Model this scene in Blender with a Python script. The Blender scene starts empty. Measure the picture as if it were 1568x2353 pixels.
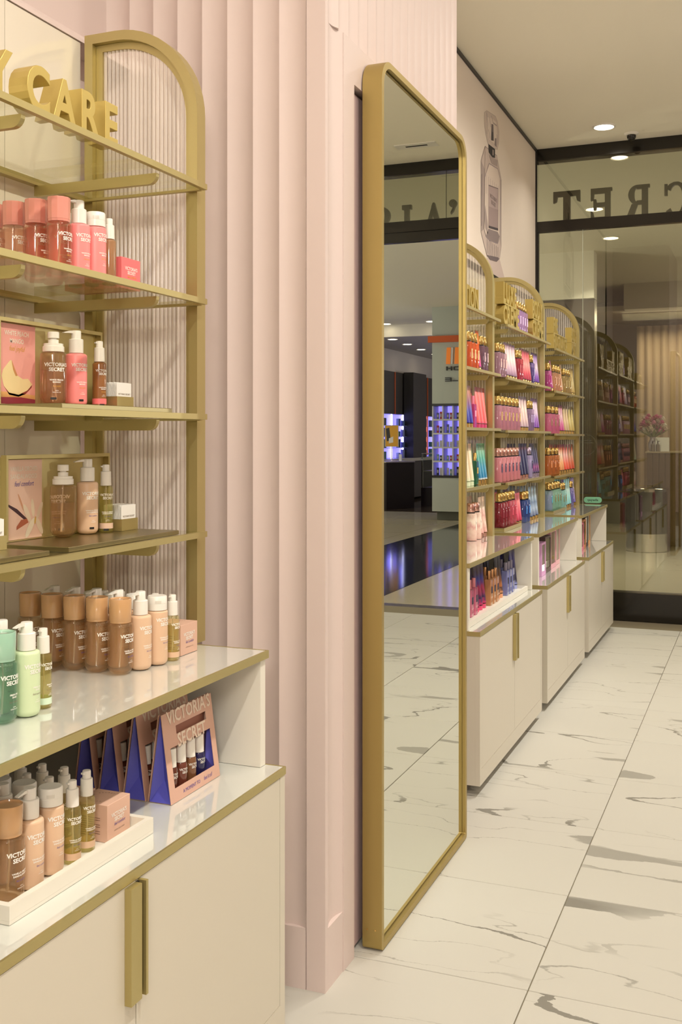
import bpy, bmesh, math, random
from mathutils import Vector, Matrix
random.seed(7)
S = bpy.context.scene
C = S.collection
R = math.radians
PI = math.pi

# ------------------------------------------------------------------ camera
cam_d = bpy.data.cameras.new('camera')
cam = bpy.data.objects.new('camera', cam_d)
C.objects.link(cam)
cam.location = (0, 0, 1.42)
cam.rotation_euler = (R(90), 0, R(21.92))
cam_d.sensor_fit = 'HORIZONTAL'
cam_d.sensor_width = 36.0
cam_d.lens = 2408 / 1568 * 36
cam_d.shift_x = 0.0
cam_d.shift_y = -169.5 / 1568
cam_d.clip_end = 200
S.camera = cam

# ------------------------------------------------------------------ world, exposure
W = bpy.data.worlds.new('world')
S.world = W
W.use_nodes = True
W.node_tree.nodes['Background'].inputs[0].default_value = (1.0, 0.90, 0.76, 1)
W.node_tree.nodes['Background'].inputs[1].default_value = 0.05
S.view_settings.view_transform = 'Standard'
S.view_settings.look = 'None'
S.view_settings.gamma = 1.0
S.view_settings.exposure = 0.34
S.view_settings.use_curve_mapping = False
S.cycles.transparent_max_bounces = 32
S.cycles.max_bounces = 8
S.cycles.diffuse_bounces = 4
S.cycles.glossy_bounces = 5


def area(name, loc, size, power, col, rot=(0, 0, 0), size_y=None):
    d = bpy.data.lights.new(name, 'AREA')
    d.energy = power
    d.color = col
    d.size = size
    if size_y:
        d.shape = 'RECTANGLE'
        d.size_y = size_y
    o = bpy.data.objects.new(name, d)
    o.location = loc
    o.rotation_euler = rot
    C.objects.link(o)
    return o


WARM = (1.0, 0.935, 0.84)


def fill_point(name, loc, power, col, radius=0.35):
    d = bpy.data.lights.new(name, 'POINT')
    d.energy = power
    d.color = col
    d.shadow_soft_size = radius
    o = bpy.data.objects.new(name, d)
    o.location = loc
    C.objects.link(o)
    return o


# added fill points, out of view, that brighten store, mall and kiosk; no fittings
fill_point('store_fill_light', (0.7, -1.9, 2.7), 150, WARM)
fill_point('store_fill_light', (2.8, 1.2, 2.7), 5, WARM)
fill_point('store_fill_light', (2.6, 5.0, 2.7), 36, WARM)
fill_point('mall_fill_light', (5.2, 10.6, 2.3), 115, (1.0, 0.96, 0.88), 0.15)
fill_point('mall_fill_light', (7.0, 15.8, 2.4), 170, (1.0, 0.96, 0.88), 0.15)
fill_point('mall_fill_light', (-4.6, 10.6, 2.3), 200, (1.0, 0.94, 0.82), 0.15)
fill_point('kiosk_fill_light', (2.2, 24.0, 2.6), 110, (0.97, 0.95, 1.0))


# ------------------------------------------------------------------ materials
def L(h):
    h = h.lstrip('#')
    r = []
    for i in (0, 2, 4):
        c = int(h[i:i + 2], 16) / 255
        r.append(c / 12.92 if c <= 0.04045 else ((c + 0.055) / 1.055) ** 2.4)
    return tuple(r) + (1,)


MATS = {}


def newmat(name):
    m = bpy.data.materials.new(name)
    m.use_nodes = True
    nt = m.node_tree
    return m, nt, nt.nodes['Principled BSDF'], nt.nodes['Material Output']


def P(name, col, rough=0.5, metal=0.0, coat=0.0, spec=0.5, emis=None, es=0.0, grain=0.0):
    if name in MATS:
        return MATS[name]
    m, nt, b, out = newmat(name)
    c = L(col) if isinstance(col, str) else tuple(col) + (1,)
    b.inputs['Base Color'].default_value = c
    b.inputs['Roughness'].default_value = rough
    b.inputs['Metallic'].default_value = metal
    b.inputs['Coat Weight'].default_value = coat
    b.inputs['Coat Roughness'].default_value = 0.03
    b.inputs['Specular IOR Level'].default_value = spec
    if emis:
        b.inputs['Emission Color'].default_value = L(emis)
        b.inputs['Emission Strength'].default_value = es
    if grain:
        tc = nt.nodes.new('ShaderNodeTexCoord')
        n = nt.nodes.new('ShaderNodeTexNoise')
        n.inputs['Scale'].default_value = 260
        n.inputs['Detail'].default_value = 3
        bp = nt.nodes.new('ShaderNodeBump')
        bp.inputs['Strength'].default_value = grain
        bp.inputs['Distance'].default_value = 0.001
        nt.links.new(tc.outputs['Object'], n.inputs['Vector'])
        nt.links.new(n.outputs['Fac'], bp.inputs['Height'])
        nt.links.new(bp.outputs['Normal'], b.inputs['Normal'])
    MATS[name] = m
    return m


def schlick(nt, f0):
    lw = nt.nodes.new('ShaderNodeLayerWeight')
    lw.inputs['Blend'].default_value = 0.5
    pw = nt.nodes.new('ShaderNodeMath')
    pw.operation = 'POWER'
    pw.inputs[1].default_value = 5.0
    nt.links.new(lw.outputs['Facing'], pw.inputs[0])
    mr = nt.nodes.new('ShaderNodeMath')
    mr.operation = 'MULTIPLY_ADD'
    mr.inputs[1].default_value = 1.0 - f0
    mr.inputs[2].default_value = f0
    nt.links.new(pw.outputs[0], mr.inputs[0])
    return mr.outputs[0]


def tint(name, col, alpha=0.35, rough=0.12, gloss=0.10):
    """tinted clear plastic or glass: transparent + coloured body + clear shine"""
    if name in MATS:
        return MATS[name]
    m, nt, b, out = newmat(name)
    c = L(col)
    b.inputs['Base Color'].default_value = c
    b.inputs['Roughness'].default_value = rough
    tr = nt.nodes.new('ShaderNodeBsdfTransparent')
    tr.inputs['Color'].default_value = tuple(min(1, x ** 0.14) for x in c[:3]) + (1,)
    gl = nt.nodes.new('ShaderNodeBsdfGlossy')
    gl.inputs['Roughness'].default_value = 0.06
    fr = schlick(nt, 0.04)
    m1 = nt.nodes.new('ShaderNodeMixShader')
    m1.inputs['Fac'].default_value = alpha
    m2 = nt.nodes.new('ShaderNodeMixShader')
    nt.links.new(tr.outputs[0], m1.inputs[1])
    nt.links.new(b.outputs[0], m1.inputs[2])
    nt.links.new(fr, m2.inputs[0])
    nt.links.new(m1.outputs[0], m2.inputs[1])
    nt.links.new(gl.outputs[0], m2.inputs[2])
    nt.links.new(m2.outputs[0], out.inputs['Surface'])
    MATS[name] = m
    return m


def sheet_glass(name, col, refl, rough=0.0):
    """clear pane: transparent, with a mirror reflection that grows towards grazing"""
    m, nt, b, out = newmat(name)
    nt.nodes.remove(b)
    tr = nt.nodes.new('ShaderNodeBsdfTransparent')
    tr.inputs['Color'].default_value = L(col)
    gl = nt.nodes.new('ShaderNodeBsdfGlossy')
    gl.inputs['Roughness'].default_value = rough
    gl.inputs['Color'].default_value = (0.95, 0.95, 0.9, 1)
    fr = schlick(nt, refl)
    mx = nt.nodes.new('ShaderNodeMixShader')
    nt.links.new(fr, mx.inputs[0])
    nt.links.new(tr.outputs[0], mx.inputs[1])
    nt.links.new(gl.outputs[0], mx.inputs[2])
    nt.links.new(mx.outputs[0], out.inputs['Surface'])
    MATS[name] = m
    return m


def grad(name, stops, rough=0.4, axis=2, noise=0.0, metal=0.0):
    """printed colour that changes over the height of the packaging"""
    if name in MATS:
        return MATS[name]
    m, nt, b, out = newmat(name)
    tc = nt.nodes.new('ShaderNodeTexCoord')
    sp = nt.nodes.new('ShaderNodeSeparateXYZ')
    nt.links.new(tc.outputs['Generated'], sp.inputs[0])
    rp = nt.nodes.new('ShaderNodeValToRGB')
    while len(rp.color_ramp.elements) < len(stops):
        rp.color_ramp.elements.new(0.5)
    for e, (p, c) in zip(rp.color_ramp.elements, stops):
        e.position = p
        e.color = L(c)
    src = sp.outputs[axis]
    if noise:
        n = nt.nodes.new('ShaderNodeTexNoise')
        n.inputs['Scale'].default_value = 30
        n.inputs['Detail'].default_value = 4
        nt.links.new(tc.outputs['Object'], n.inputs['Vector'])
        ma = nt.nodes.new('ShaderNodeMath')
        ma.operation = 'MULTIPLY_ADD'
        ma.inputs[1].default_value = noise * 2
        nt.links.new(n.outputs['Fac'], ma.inputs[0])
        sb = nt.nodes.new('ShaderNodeMath')
        sb.operation = 'SUBTRACT'
        sb.inputs[1].default_value = noise
        nt.links.new(src, sb.inputs[0])
        nt.links.new(sb.outputs[0], ma.inputs[2])
        src = ma.outputs[0]
    nt.links.new(src, rp.inputs[0])
    nt.links.new(rp.outputs[0], b.inputs['Base Color'])
    b.inputs['Roughness'].default_value = rough
    b.inputs['Metallic'].default_value = metal
    MATS[name] = m
    return m


def marble():
    m, nt, b, out = newmat('veined_marble')
    N = nt.nodes.new
    K = nt.links.new
    tc = N('ShaderNodeTexCoord')
    oi = N('ShaderNodeObjectInfo')
    mul = N('ShaderNodeVectorMath')
    mul.operation = 'MULTIPLY_ADD'
    cv = N('ShaderNodeCombineXYZ')
    for i in range(3):
        K(oi.outputs['Random'], cv.inputs[i])
    K(cv.outputs[0], mul.inputs[0])
    mul.inputs[1].default_value = (37.1, 91.7, 53.3)
    K(tc.outputs['Object'], mul.inputs[2])
    mp = N('ShaderNodeMapping')
    mp.inputs['Rotation'].default_value = (0, 0, R(14))
    mp.inputs['Scale'].default_value = (0.62, 1.9, 1)
    K(mul.outputs[0], mp.inputs[0])

    def noise(scale, detail, rough, dist):
        n = N('ShaderNodeTexNoise')
        n.inputs['Scale'].default_value = scale
        n.inputs['Detail'].default_value = detail
        n.inputs['Roughness'].default_value = rough
        n.inputs['Distortion'].default_value = dist
        K(mp.outputs[0], n.inputs['Vector'])
        return n.outputs['Fac']

    def math_(op, a, bb=None):
        n = N('ShaderNodeMath')
        n.operation = op
        for i, v in enumerate((a, bb)):
            if v is None:
                continue
            if isinstance(v, (int, float)):
                n.inputs[i].default_value = v
            else:
                K(v, n.inputs[i])
        return n.outputs[0]

    def ramp(v, p0, p1, c0, c1):
        n = N('ShaderNodeMapRange')
        n.inputs['From Min'].default_value = p0
        n.inputs['From Max'].default_value = p1
        n.inputs['To Min'].default_value = c0
        n.inputs['To Max'].default_value = c1
        K(v, n.inputs['Value'])
        return n.outputs[0]
    # warp the coordinates a little, then draw long thin veins and a few grey flats
    wn = N('ShaderNodeTexNoise')
    wn.inputs['Scale'].default_value = 3.6
    wn.inputs['Detail'].default_value = 8
    K(mp.outputs[0], wn.inputs['Vector'])
    wm = N('ShaderNodeVectorMath')
    wm.operation = 'MULTIPLY_ADD'
    K(wn.outputs['Color'], wm.inputs[0])
    wm.inputs[1].default_value = (0.16, 0.20, 0.0)
    K(mp.outputs[0], wm.inputs[2])

    wn2 = N('ShaderNodeTexNoise')
    wn2.inputs['Scale'].default_value = 17.0
    wn2.inputs['Detail'].default_value = 6
    wn2.inputs['Roughness'].default_value = 0.65
    K(mp.outputs[0], wn2.inputs['Vector'])
    wm2 = N('ShaderNodeVectorMath')
    wm2.operation = 'MULTIPLY_ADD'
    K(wn2.outputs['Color'], wm2.inputs[0])
    wm2.inputs[1].default_value = (0.045, 0.06, 0.0)
    K(wm.outputs[0], wm2.inputs[2])
    wm = wm2

    def wnoise(scale, detail=1.5, off=0.0):
        o_ = N('ShaderNodeVectorMath')
        o_.operation = 'ADD'
        K(wm.outputs[0], o_.inputs[0])
        o_.inputs[1].default_value = (off, off * 1.7, off * 0.6)
        n = N('ShaderNodeTexNoise')
        n.inputs['Scale'].default_value = scale
        n.inputs['Detail'].default_value = detail
        n.inputs['Roughness'].default_value = 0.45
        K(o_.outputs[0], n.inputs['Vector'])
        return n.outputs['Fac']
    w1 = wnoise(1.5)
    v1 = math_('ABSOLUTE', math_('SUBTRACT', w1, 0.5))
    thick = ramp(wnoise(2.2, 1.0, 5.0), 0.40, 0.66, 0.0016, 0.0085)
    thin = math_('LESS_THAN', v1, thick)
    thin = math_('MULTIPLY', thin, ramp(wnoise(1.5, 1.0, 9.0), 0.45, 0.53, 0, 0.80))
    v2 = math_('ABSOLUTE', math_('SUBTRACT', wnoise(2.8, 2.0, 13.0), 0.5))
    hair = math_('MULTIPLY', ramp(v2, 0.002, 0.0065, 0.65, 0), ramp(wnoise(1.4, 1.0, 21.0), 0.46, 0.56, 0, 0.9))
    flat = math_('MULTIPLY', math_('LESS_THAN', math_('ABSOLUTE', math_('SUBTRACT', w1, 0.535)), 0.030), ramp(wnoise(1.5, 2.0, 31.0), 0.622, 0.632, 0, 0.55))
    veins = math_('MAXIMUM', math_('MAXIMUM', thin, hair), flat)
    mix = N('ShaderNodeMix')
    mix.data_type = 'RGBA'
    K(veins, mix.inputs['Factor'])
    cl = N('ShaderNodeMix')
    cl.data_type = 'RGBA'
    K(noise(0.7, 3, 0.5, 0), cl.inputs['Factor'])
    cl.inputs['A'].default_value = (0.575, 0.565, 0.515, 1)
    cl.inputs['B'].default_value = (0.53, 0.515, 0.46, 1)
    K(cl.outputs['Result'], mix.inputs['A'])
    mix.inputs['B'].default_value = (0.15, 0.14, 0.115, 1)
    K(mix.outputs['Result'], b.inputs['Base Color'])
    b.inputs['Roughness'].default_value = 0.42
    b.inputs['Specular IOR Level'].default_value = 0.35
    return m


def terrazzo(name, c0, c1):
    m, nt, b, out = newmat(name)
    tc = nt.nodes.new('ShaderNodeTexCoord')
    v = nt.nodes.new('ShaderNodeTexVoronoi')
    v.inputs['Scale'].default_value = 60
    rp = nt.nodes.new('ShaderNodeValToRGB')
    rp.color_ramp.elements[0].position = 0.10
    rp.color_ramp.elements[0].color = L(c1)
    rp.color_ramp.elements[1].position = 0.16
    rp.color_ramp.elements[1].color = L(c0)
    nt.links.new(tc.outputs['Object'], v.inputs['Vector'])
    nt.links.new(v.outputs['Distance'], rp.inputs[0])
    nt.links.new(rp.outputs[0], b.inputs['Base Color'])
    b.inputs['Roughness'].default_value = 0.09
    return m


def curtain_mat():
    m = P('curtain_cloth', '#b39a86', 0.8)
    return m


GOLD = P('satin_gold', (0.50, 0.42, 0.185), 0.42, 0.75, grain=0.07)
GOLD2 = P('bright_gold', (0.72, 0.50, 0.18), 0.26, 1.0)
MGOLD = P('mirror_frame_gold', (0.43, 0.325, 0.115), 0.45, 0.75, grain=0.08)
LGOLD = P('letter_gold', (0.56, 0.43, 0.13), 0.42, 0.6, grain=0.08)
DARK = P('gap_black', '#14120f', 0.6)
PINK = P('pink_paint', (0.695, 0.58, 0.545), 0.48, spec=0.35)
PINK_SHADED = P('door_pink_shaded', (0.58, 0.43, 0.42), 0.5)  # mauve shade of the door niche put into the door colour
CREAM = P('cream_lacquer', (0.635, 0.59, 0.49), 0.40, spec=0.4)
CREAMW = P('white_lacquer', (0.80, 0.765, 0.67), 0.35)
BACKP = P('back_painted_glass', (0.77, 0.715, 0.60), 0.12, coat=0.6)
COUNTER = P('white_glass_top', (0.66, 0.67, 0.615), 0.08, coat=1.0)
CEIL = P('ceiling_paint', (0.90, 0.855, 0.725), 0.7)
WHITE = P('white_plastic', (0.83, 0.80, 0.73), 0.30)
WHITEM = P('white_card', (0.88, 0.87, 0.83), 0.55)
BLACK = P('gloss_black', '#1b1712', 0.16)
BLACKM = P('satin_black', '#1e1a17', 0.4)
INK = P('white_print', (0.90, 0.88, 0.82), 0.5)
INKP = P('violet_print', '#5b4a9c', 0.5)
INKY = P('amber_print', '#d9a441', 0.5)
INKG = P('grey_print', '#7d6a5a', 0.5)
INKB = P('black_print', '#1a1818', 0.5)
CHROME = P('chrome', (0.75, 0.73, 0.68), 0.08, 1.0)
MIRROR = P('mirror_silver', (0.80, 0.82, 0.735), 0.0, 1.0)
MARBLE = marble()
GROUT = P('grout', '#7c725c', 0.8)
PANE = sheet_glass('shop_window_glass', '#e2e2d6', 0.095)
SHELF_GLASS = sheet_glass('shelf_glass', '#f6f7f0', 0.03)
DISPLAY_GLASS = sheet_glass('display_case_glass', '#f0f4ee', 0.03)
FLUTED = None


def fluted_mat(lo, hi, m0, m1):
    m, nt, b, out = newmat('fluted_glass')
    b.inputs['Base Color'].default_value = (0.95, 0.875, 0.80, 1)
    b.inputs['Roughness'].default_value = 0.10
    tr = nt.nodes.new('ShaderNodeBsdfTransparent')
    tr.inputs['Color'].default_value = (0.96, 0.96, 0.93, 1)
    lw = nt.nodes.new('ShaderNodeLayerWeight')
    lw.inputs['Blend'].default_value = 0.5
    mr = nt.nodes.new('ShaderNodeMapRange')
    mr.inputs['From Min'].default_value = lo
    mr.inputs['From Max'].default_value = hi
    mr.inputs['To Min'].default_value = m0
    mr.inputs['To Max'].default_value = m1
    nt.links.new(lw.outputs['Facing'], mr.inputs['Value'])
    mx = nt.nodes.new('ShaderNodeMixShader')
    nt.links.new(mr.outputs[0], mx.inputs[0])
    nt.links.new(tr.outputs[0], mx.inputs[1])
    nt.links.new(b.outputs[0], mx.inputs[2])
    nt.links.new(mx.outputs[0], out.inputs['Surface'])
    return m


FLUTED = fluted_mat(0.05, 0.55, 0.46, 0.68)
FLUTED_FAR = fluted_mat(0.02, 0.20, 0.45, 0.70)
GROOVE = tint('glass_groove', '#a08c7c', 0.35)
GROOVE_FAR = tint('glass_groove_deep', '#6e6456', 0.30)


# ------------------------------------------------------------------ mesh helpers
def mesh_of(bm, name, mats, smooth=False):
    bmesh.ops.recalc_face_normals(bm, faces=bm.faces[:])
    me = bpy.data.meshes.new(name)
    if smooth:
        for f in bm.faces:
            f.smooth = True
    bm.to_mesh(me)
    bm.free()
    for m in (mats if isinstance(mats, (list, tuple)) else [mats]):
        me.materials.append(m)
    if smooth:
        try:
            me.set_sharp_from_angle(angle=R(38))
        except Exception:
            pass
    return me


def put(name, me, parent=None, loc=(0, 0, 0), rot=(0, 0, 0)):
    o = bpy.data.objects.new(name, me)
    C.objects.link(o)
    o.parent = parent
    o.location = loc
    o.rotation_euler = rot
    return o


def obj(name, bm, mat, parent=None, loc=(0, 0, 0), rot=(0, 0, 0), smooth=False):
    return put(name, mesh_of(bm, name, mat, smooth), parent, loc, rot)


def tag(o, label=None, cat=None, group=None, kind=None):
    if label:
        o['label'] = label
    if cat:
        o['category'] = cat
    if group:
        o['group'] = group
    if kind:
        o['kind'] = kind
    return o


def root(name, label, cat, loc=(0, 0, 0), rotz=0.0, group=None):
    o = bpy.data.objects.new(name, None)
    o.empty_display_size = 0.05
    C.objects.link(o)
    o.location = loc
    o.rotation_euler = (0, 0, rotz)
    return tag(o, label, cat, group)


def box(bm, x0, x1, y0, y1, z0, z1, bev=0.0):
    r = bmesh.ops.create_cube(bm, size=1.0)
    vs = r['verts']
    for v in vs:
        v.co = ((x0 + x1) / 2 + v.co.x * (x1 - x0), (y0 + y1) / 2 + v.co.y * (y1 - y0), (z0 + z1) / 2 + v.co.z * (z1 - z0))
    if bev:
        es = list({e for v in vs for e in v.link_edges})
        bmesh.ops.bevel(bm, geom=es, offset=bev, segments=1, affect='EDGES', profile=0.5)
    return bm


def B(*a, bev=0.0):
    return box(bmesh.new(), *a, bev=bev)


def lathe(bm, prof, seg=24, sx=1.0, sy=1.0, cx=0, cy=0, cap=True):
    rings = []
    for r, z in prof:
        rings.append([bm.verts.new((cx + r * sx * math.cos(2 * PI * i / seg), cy + r * sy * math.sin(2 * PI * i / seg), z)) for i in range(seg)])
    for a, b in zip(rings, rings[1:]):
        for i in range(seg):
            bm.faces.new((a[i], a[(i + 1) % seg], b[(i + 1) % seg], b[i]))
    if cap:
        bm.faces.new(rings[0])
        bm.faces.new(rings[-1])
    return bm


def LT(prof, **k):
    return lathe(bmesh.new(), prof, **k)


def prism(bm, pts, axis, a0, a1):
    """pts are 2D; axis 'x': (y,z), 'y': (x,z), 'z': (x,y)"""
    def mk(p, a):
        return {'x': (a, p[0], p[1]), 'y': (p[0], a, p[1]), 'z': (p[0], p[1], a)}[axis]
    A = [bm.verts.new(mk(p, a0)) for p in pts]
    Bv = [bm.verts.new(mk(p, a1)) for p in pts]
    n = len(pts)
    bm.faces.new(A)
    bm.faces.new(Bv)
    for i in range(n):
        bm.faces.new((A[i], A[(i + 1) % n], Bv[(i + 1) % n], Bv[i]))
    return bm


def ring_prism(bm, outer, inner, axis, a0, a1):
    def mk(p, a):
        return {'x': (a, p[0], p[1]), 'y': (p[0], a, p[1]), 'z': (p[0], p[1], a)}[axis]
    n = len(outer)
    V = [[bm.verts.new(mk(p, a)) for p in q] for a in (a0, a1) for q in (outer, inner)]
    o0, i0, o1, i1 = V
    for k in range(n):
        j = (k + 1) % n
        bm.faces.new((o0[k], o0[j], i0[j], i0[k]))
        bm.faces.new((o1[k], o1[j], i1[j], i1[k]))
        bm.faces.new((o0[k], o0[j], o1[j], o1[k]))
        bm.faces.new((i0[k], i0[j], i1[j], i1[k]))
    return bm


def sheet(bm, pts2, axis, a):
    def mk(p):
        return {'x': (a, p[0], p[1]), 'y': (p[0], a, p[1]), 'z': (p[0], p[1], a)}[axis]
    bm.faces.new([bm.verts.new(mk(p)) for p in pts2])
    return bm


def tube(bm, pts, r, seg=8):
    rings = []
    n = len(pts)
    for i, p in enumerate(pts):
        p = Vector(p)
        d = Vector(pts[min(i + 1, n - 1)]) - Vector(pts[max(i - 1, 0)])
        d.normalize()
        u = d.cross(Vector((0, 0, 1)))
        if u.length < 1e-4:
            u = Vector((1, 0, 0))
        u.normalize()
        w = d.cross(u)
        rings.append([bm.verts.new(p + r * (math.cos(2 * PI * k / seg) * u + math.sin(2 * PI * k / seg) * w)) for k in range(seg)])
    for a, b in zip(rings, rings[1:]):
        for k in range(seg):
            bm.faces.new((a[k], a[(k + 1) % seg], b[(k + 1) % seg], b[k]))
    bm.faces.new(rings[0])
    bm.faces.new(rings[-1])
    return bm


TXT = {}


def text2d(body, size, bold=0.0, shear=0.0, align='CENTER', xs=1.0, line=1.0, extrude=0.0, bevel=0.0, res=2):
    key = (body, size, bold, shear, align, xs, line, extrude, bevel)
    if key in TXT:
        return TXT[key]
    cu = bpy.data.curves.new('lettering', 'FONT')
    cu.body = body
    cu.size = size
    cu.offset = bold * size
    cu.shear = shear
    cu.align_x = align
    cu.space_line = line
    cu.resolution_u = res
    cu.extrude = extrude
    cu.bevel_depth = bevel
    o = bpy.data.objects.new('lettering', cu)
    C.objects.link(o)
    dg = bpy.context.evaluated_depsgraph_get()
    dg.update()
    me = bpy.data.meshes.new_from_object(o.evaluated_get(dg))
    vs = [(v.co.x * xs, v.co.y, v.co.z) for v in me.vertices]
    fs = [tuple(p.vertices) for p in me.polygons]
    bpy.data.objects.remove(o)
    bpy.data.curves.remove(cu)
    bpy.data.meshes.remove(me)
    TXT[key] = (vs, fs)
    return TXT[key]


def text_mesh(name, blocks, mapper, mats):
    """blocks: (text2d result, u0, v0, material index); mapper(u, v, w) -> xyz"""
    V, F, MI = [], [], []
    for (vs, fs), u0, v0, mi in blocks:
        b = len(V)
        V += [mapper(u + u0, v + v0, w) for u, v, w in vs]
        F += [tuple(i + b for i in f) for f in fs]
        MI += [mi] * len(fs)
    me = bpy.data.meshes.new(name)
    me.from_pydata(V, [], F)
    for m in mats:
        me.materials.append(m)
    me.polygons.foreach_set('material_index', MI)
    me.update()
    return me


def on_cyl(r):
    return lambda u, v, w: (r * math.cos(u / r), r * math.sin(u / r), v)


def on_x(x):
    return lambda u, v, w: (x + w, u, v)


# ------------------------------------------------------------------ THE SETTING
XF = -1.037      # line of cabinet fronts and of the pink pier
XB = -1.70       # left wall
YR = 2.469       # pink return wall
YP = 3.71        # far end of the pink pier
YF = 8.42        # shop front
ZC = 3.74


def structure(name, bm, mat, smooth=False):
    return tag(obj(name, bm, mat, smooth=smooth), kind='structure')


fl = structure('floor', B(-1.75, 4.3, -4.2, YF, -0.06, -0.004), GROUT)
tile_me = mesh_of(B(0.0015, 0.5985, 0.0015, 0.5985, -0.012, 0.0, bev=0.0012), 'tile', MARBLE)
for i in range(-2, 6):
    for j in range(-6, 10):
        x, y = -0.56 + 0.6 * i, 2.68 + 0.6 * j
        if y < -1 or y + 0.6 > YF + 0.2:
            continue
        t = put('tile', tile_me, fl, (x, y, 0))
structure('ceiling', B(-1.75, 4.3, -4.2, YF + 0.12, ZC, ZC + 0.08), CEIL)
structure('wall_right', B(4.2, 4.3, -4.2, YF, 0, ZC), PINK)
structure('wall_back', B(-1.75, 4.3, -4.3, -4.2, 0, ZC), PINK)
structure('wall_left', B(-1.78, XB, -4.2, YF, 0, ZC), PINK)


def fluted_profile(a0, a1, n, depth, seg=8):
    pts = []
    p = (a1 - a0) / n
    for k in range(n):
        for s in range(seg):
            t = s / seg
            pts.append((a0 + (k + t) * p, depth * (1 - (2 * t - 1) ** 2)))
    pts.append((a1, 0.0))
    return pts


# return wall: hollow flutes above a flush plinth, flat strip at the corner
bm = bmesh.new()
fp = fluted_profile(XB, -1.091, 8, 0.011, 12)
pts = [(x, YR + d) for x, d in fp] + [(-1.091, YR + 0.12), (XB, YR + 0.12)]
prism(bm, pts, 'z', 0.158, ZC)
box(bm, XB, -1.0915, YR - 0.0005, YR + 0.12, 0, 0.158)
# corner strip with its fine joint
box(bm, -1.0895, XF, YR, YR + 0.018, 0, ZC)
box(bm, -1.0895, XF - 0.021, YR + 0.018, YR + 0.12, 0, ZC)
wr = structure('wall_return', bm, PINK, smooth=True)
# side of the pier: plain body, one flute, casing, niche with door, flutes above
DY0, DY1, DZ = 2.669, 3.60, 2.386
bm = bmesh.new()
box(bm, XB, XF - 0.02, YR + 0.121, DY0, 0, ZC)
box(bm, XB, XF - 0.02, DY1, YP, 0, ZC)
box(bm, XB, XF - 0.02, DY0, DY1, DZ, ZC)
box(bm, XB, XF - 0.10, DY0, DY1, 0, DZ)
# flute beside the door
f1 = [(XF - d, y) for y, d in fluted_profile(YR + 0.0185, 2.590, 1, 0.012)]
prism(bm, f1 + [(XF - 0.0199, 2.590), (XF - 0.0199, YR + 0.0185)], 'z', 0.16, 2.50)
box(bm, XF - 0.0199, XF, YR + 0.0185, 2.590, 0, 0.16)
box(bm, XF - 0.0199, XF + 0.002, 2.5905, DY0, 0, 2.50)
box(bm, XF - 0.0199, XF + 0.002, DY0, DY1, DZ, 2.50)
box(bm, XF - 0.0199, XF + 0.002, DY1, YP, 0, 2.50)
f2 = [(XF - d, y) for y, d in fluted_profile(YR + 0.0185, YP, 17, 0.010)]
prism(bm, f2 + [(XF - 0.0199, YP), (XF - 0.0199, YR + 0.0185)], 'z', 2.5005, ZC)
structure('wall_middle', bm, PINK, smooth=True)
d = structure('door_1', B(XF - 0.098, XF - 0.014, DY0 + 0.004, DY1 - 0.004, 0.012, DZ - 0.012), PINK_SHADED)

# cornice trim over the cream back panel of the near bay
bm = bmesh.new()
prism(bm, [(XB, 2.436), (XB + 0.080, 2.436), (XB + 0.078, 2.446), (XB + 0.060, 2.464), (XB, 2.470)], 'y', -1.0, YR - 0.002)
structure('trim_1', bm, PINK)

# ---------------------------------------------------------------- shop front
XD = 0.15      # where the doorway starts
structure('trim_2', B(XB, 4.2, YF - 0.02, YF + 0.10, 3.645, ZC), BLACK)
structure('trim_3', B(XB, 4.2, YF - 0.03, YF + 0.02, 3.070, 3.155), BLACK)
structure('trim_10', B(XD + 0.02, 4.2, YF - 0.045, YF + 0.02, 3.1555, 3.245), BLACK)
structure('trim_4', B(XB, XD, YF - 0.03, YF + 0.10, 0.0, 0.218), BLACK)
structure('trim_5', B(XB + 0.0005, XB + 0.03, YF - 0.02, YF + 0.02, 0.2185, 3.0695), BLACKM)


def pane(name, x0, x1, z0, z1):
    o = structure(name, B(x0, x1, YF - 0.004, YF + 0.004, z0, z1), PANE)
    return o


EDGE = P('glass_edge', '#c9cfbf', 0.2)
w1 = pane('window_1', XB + 0.031, -1.323, 0.2185, 3.0695)
w2 = pane('window_2', -1.319, XD, 0.2185, 3.0695)
w3 = pane('window_3', XB + 0.002, XD + 0.018, 3.1555, 3.6445)
w5 = pane('window_5', XD + 0.0185, 0.468, 3.2455, 3.6445)
w4 = pane('window_4', 0.472, 4.19, 3.2455, 3.6445)
obj('glass_edge', B(-1.3225, -1.3195, YF - 0.006, YF + 0.006, 0.2185, 3.0695), EDGE, w2)
obj('glass_edge', B(0.4685, 0.4715, YF - 0.006, YF + 0.006, 3.2455, 3.6445), P('glass_seam', '#3a382e', 0.4), w4)

# ---------------------------------------------------------------- ceiling fittings
LAMP = P('lamp_glow', '#fff4e0', 0.4, emis='#fff0d6', es=14.0)


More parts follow.
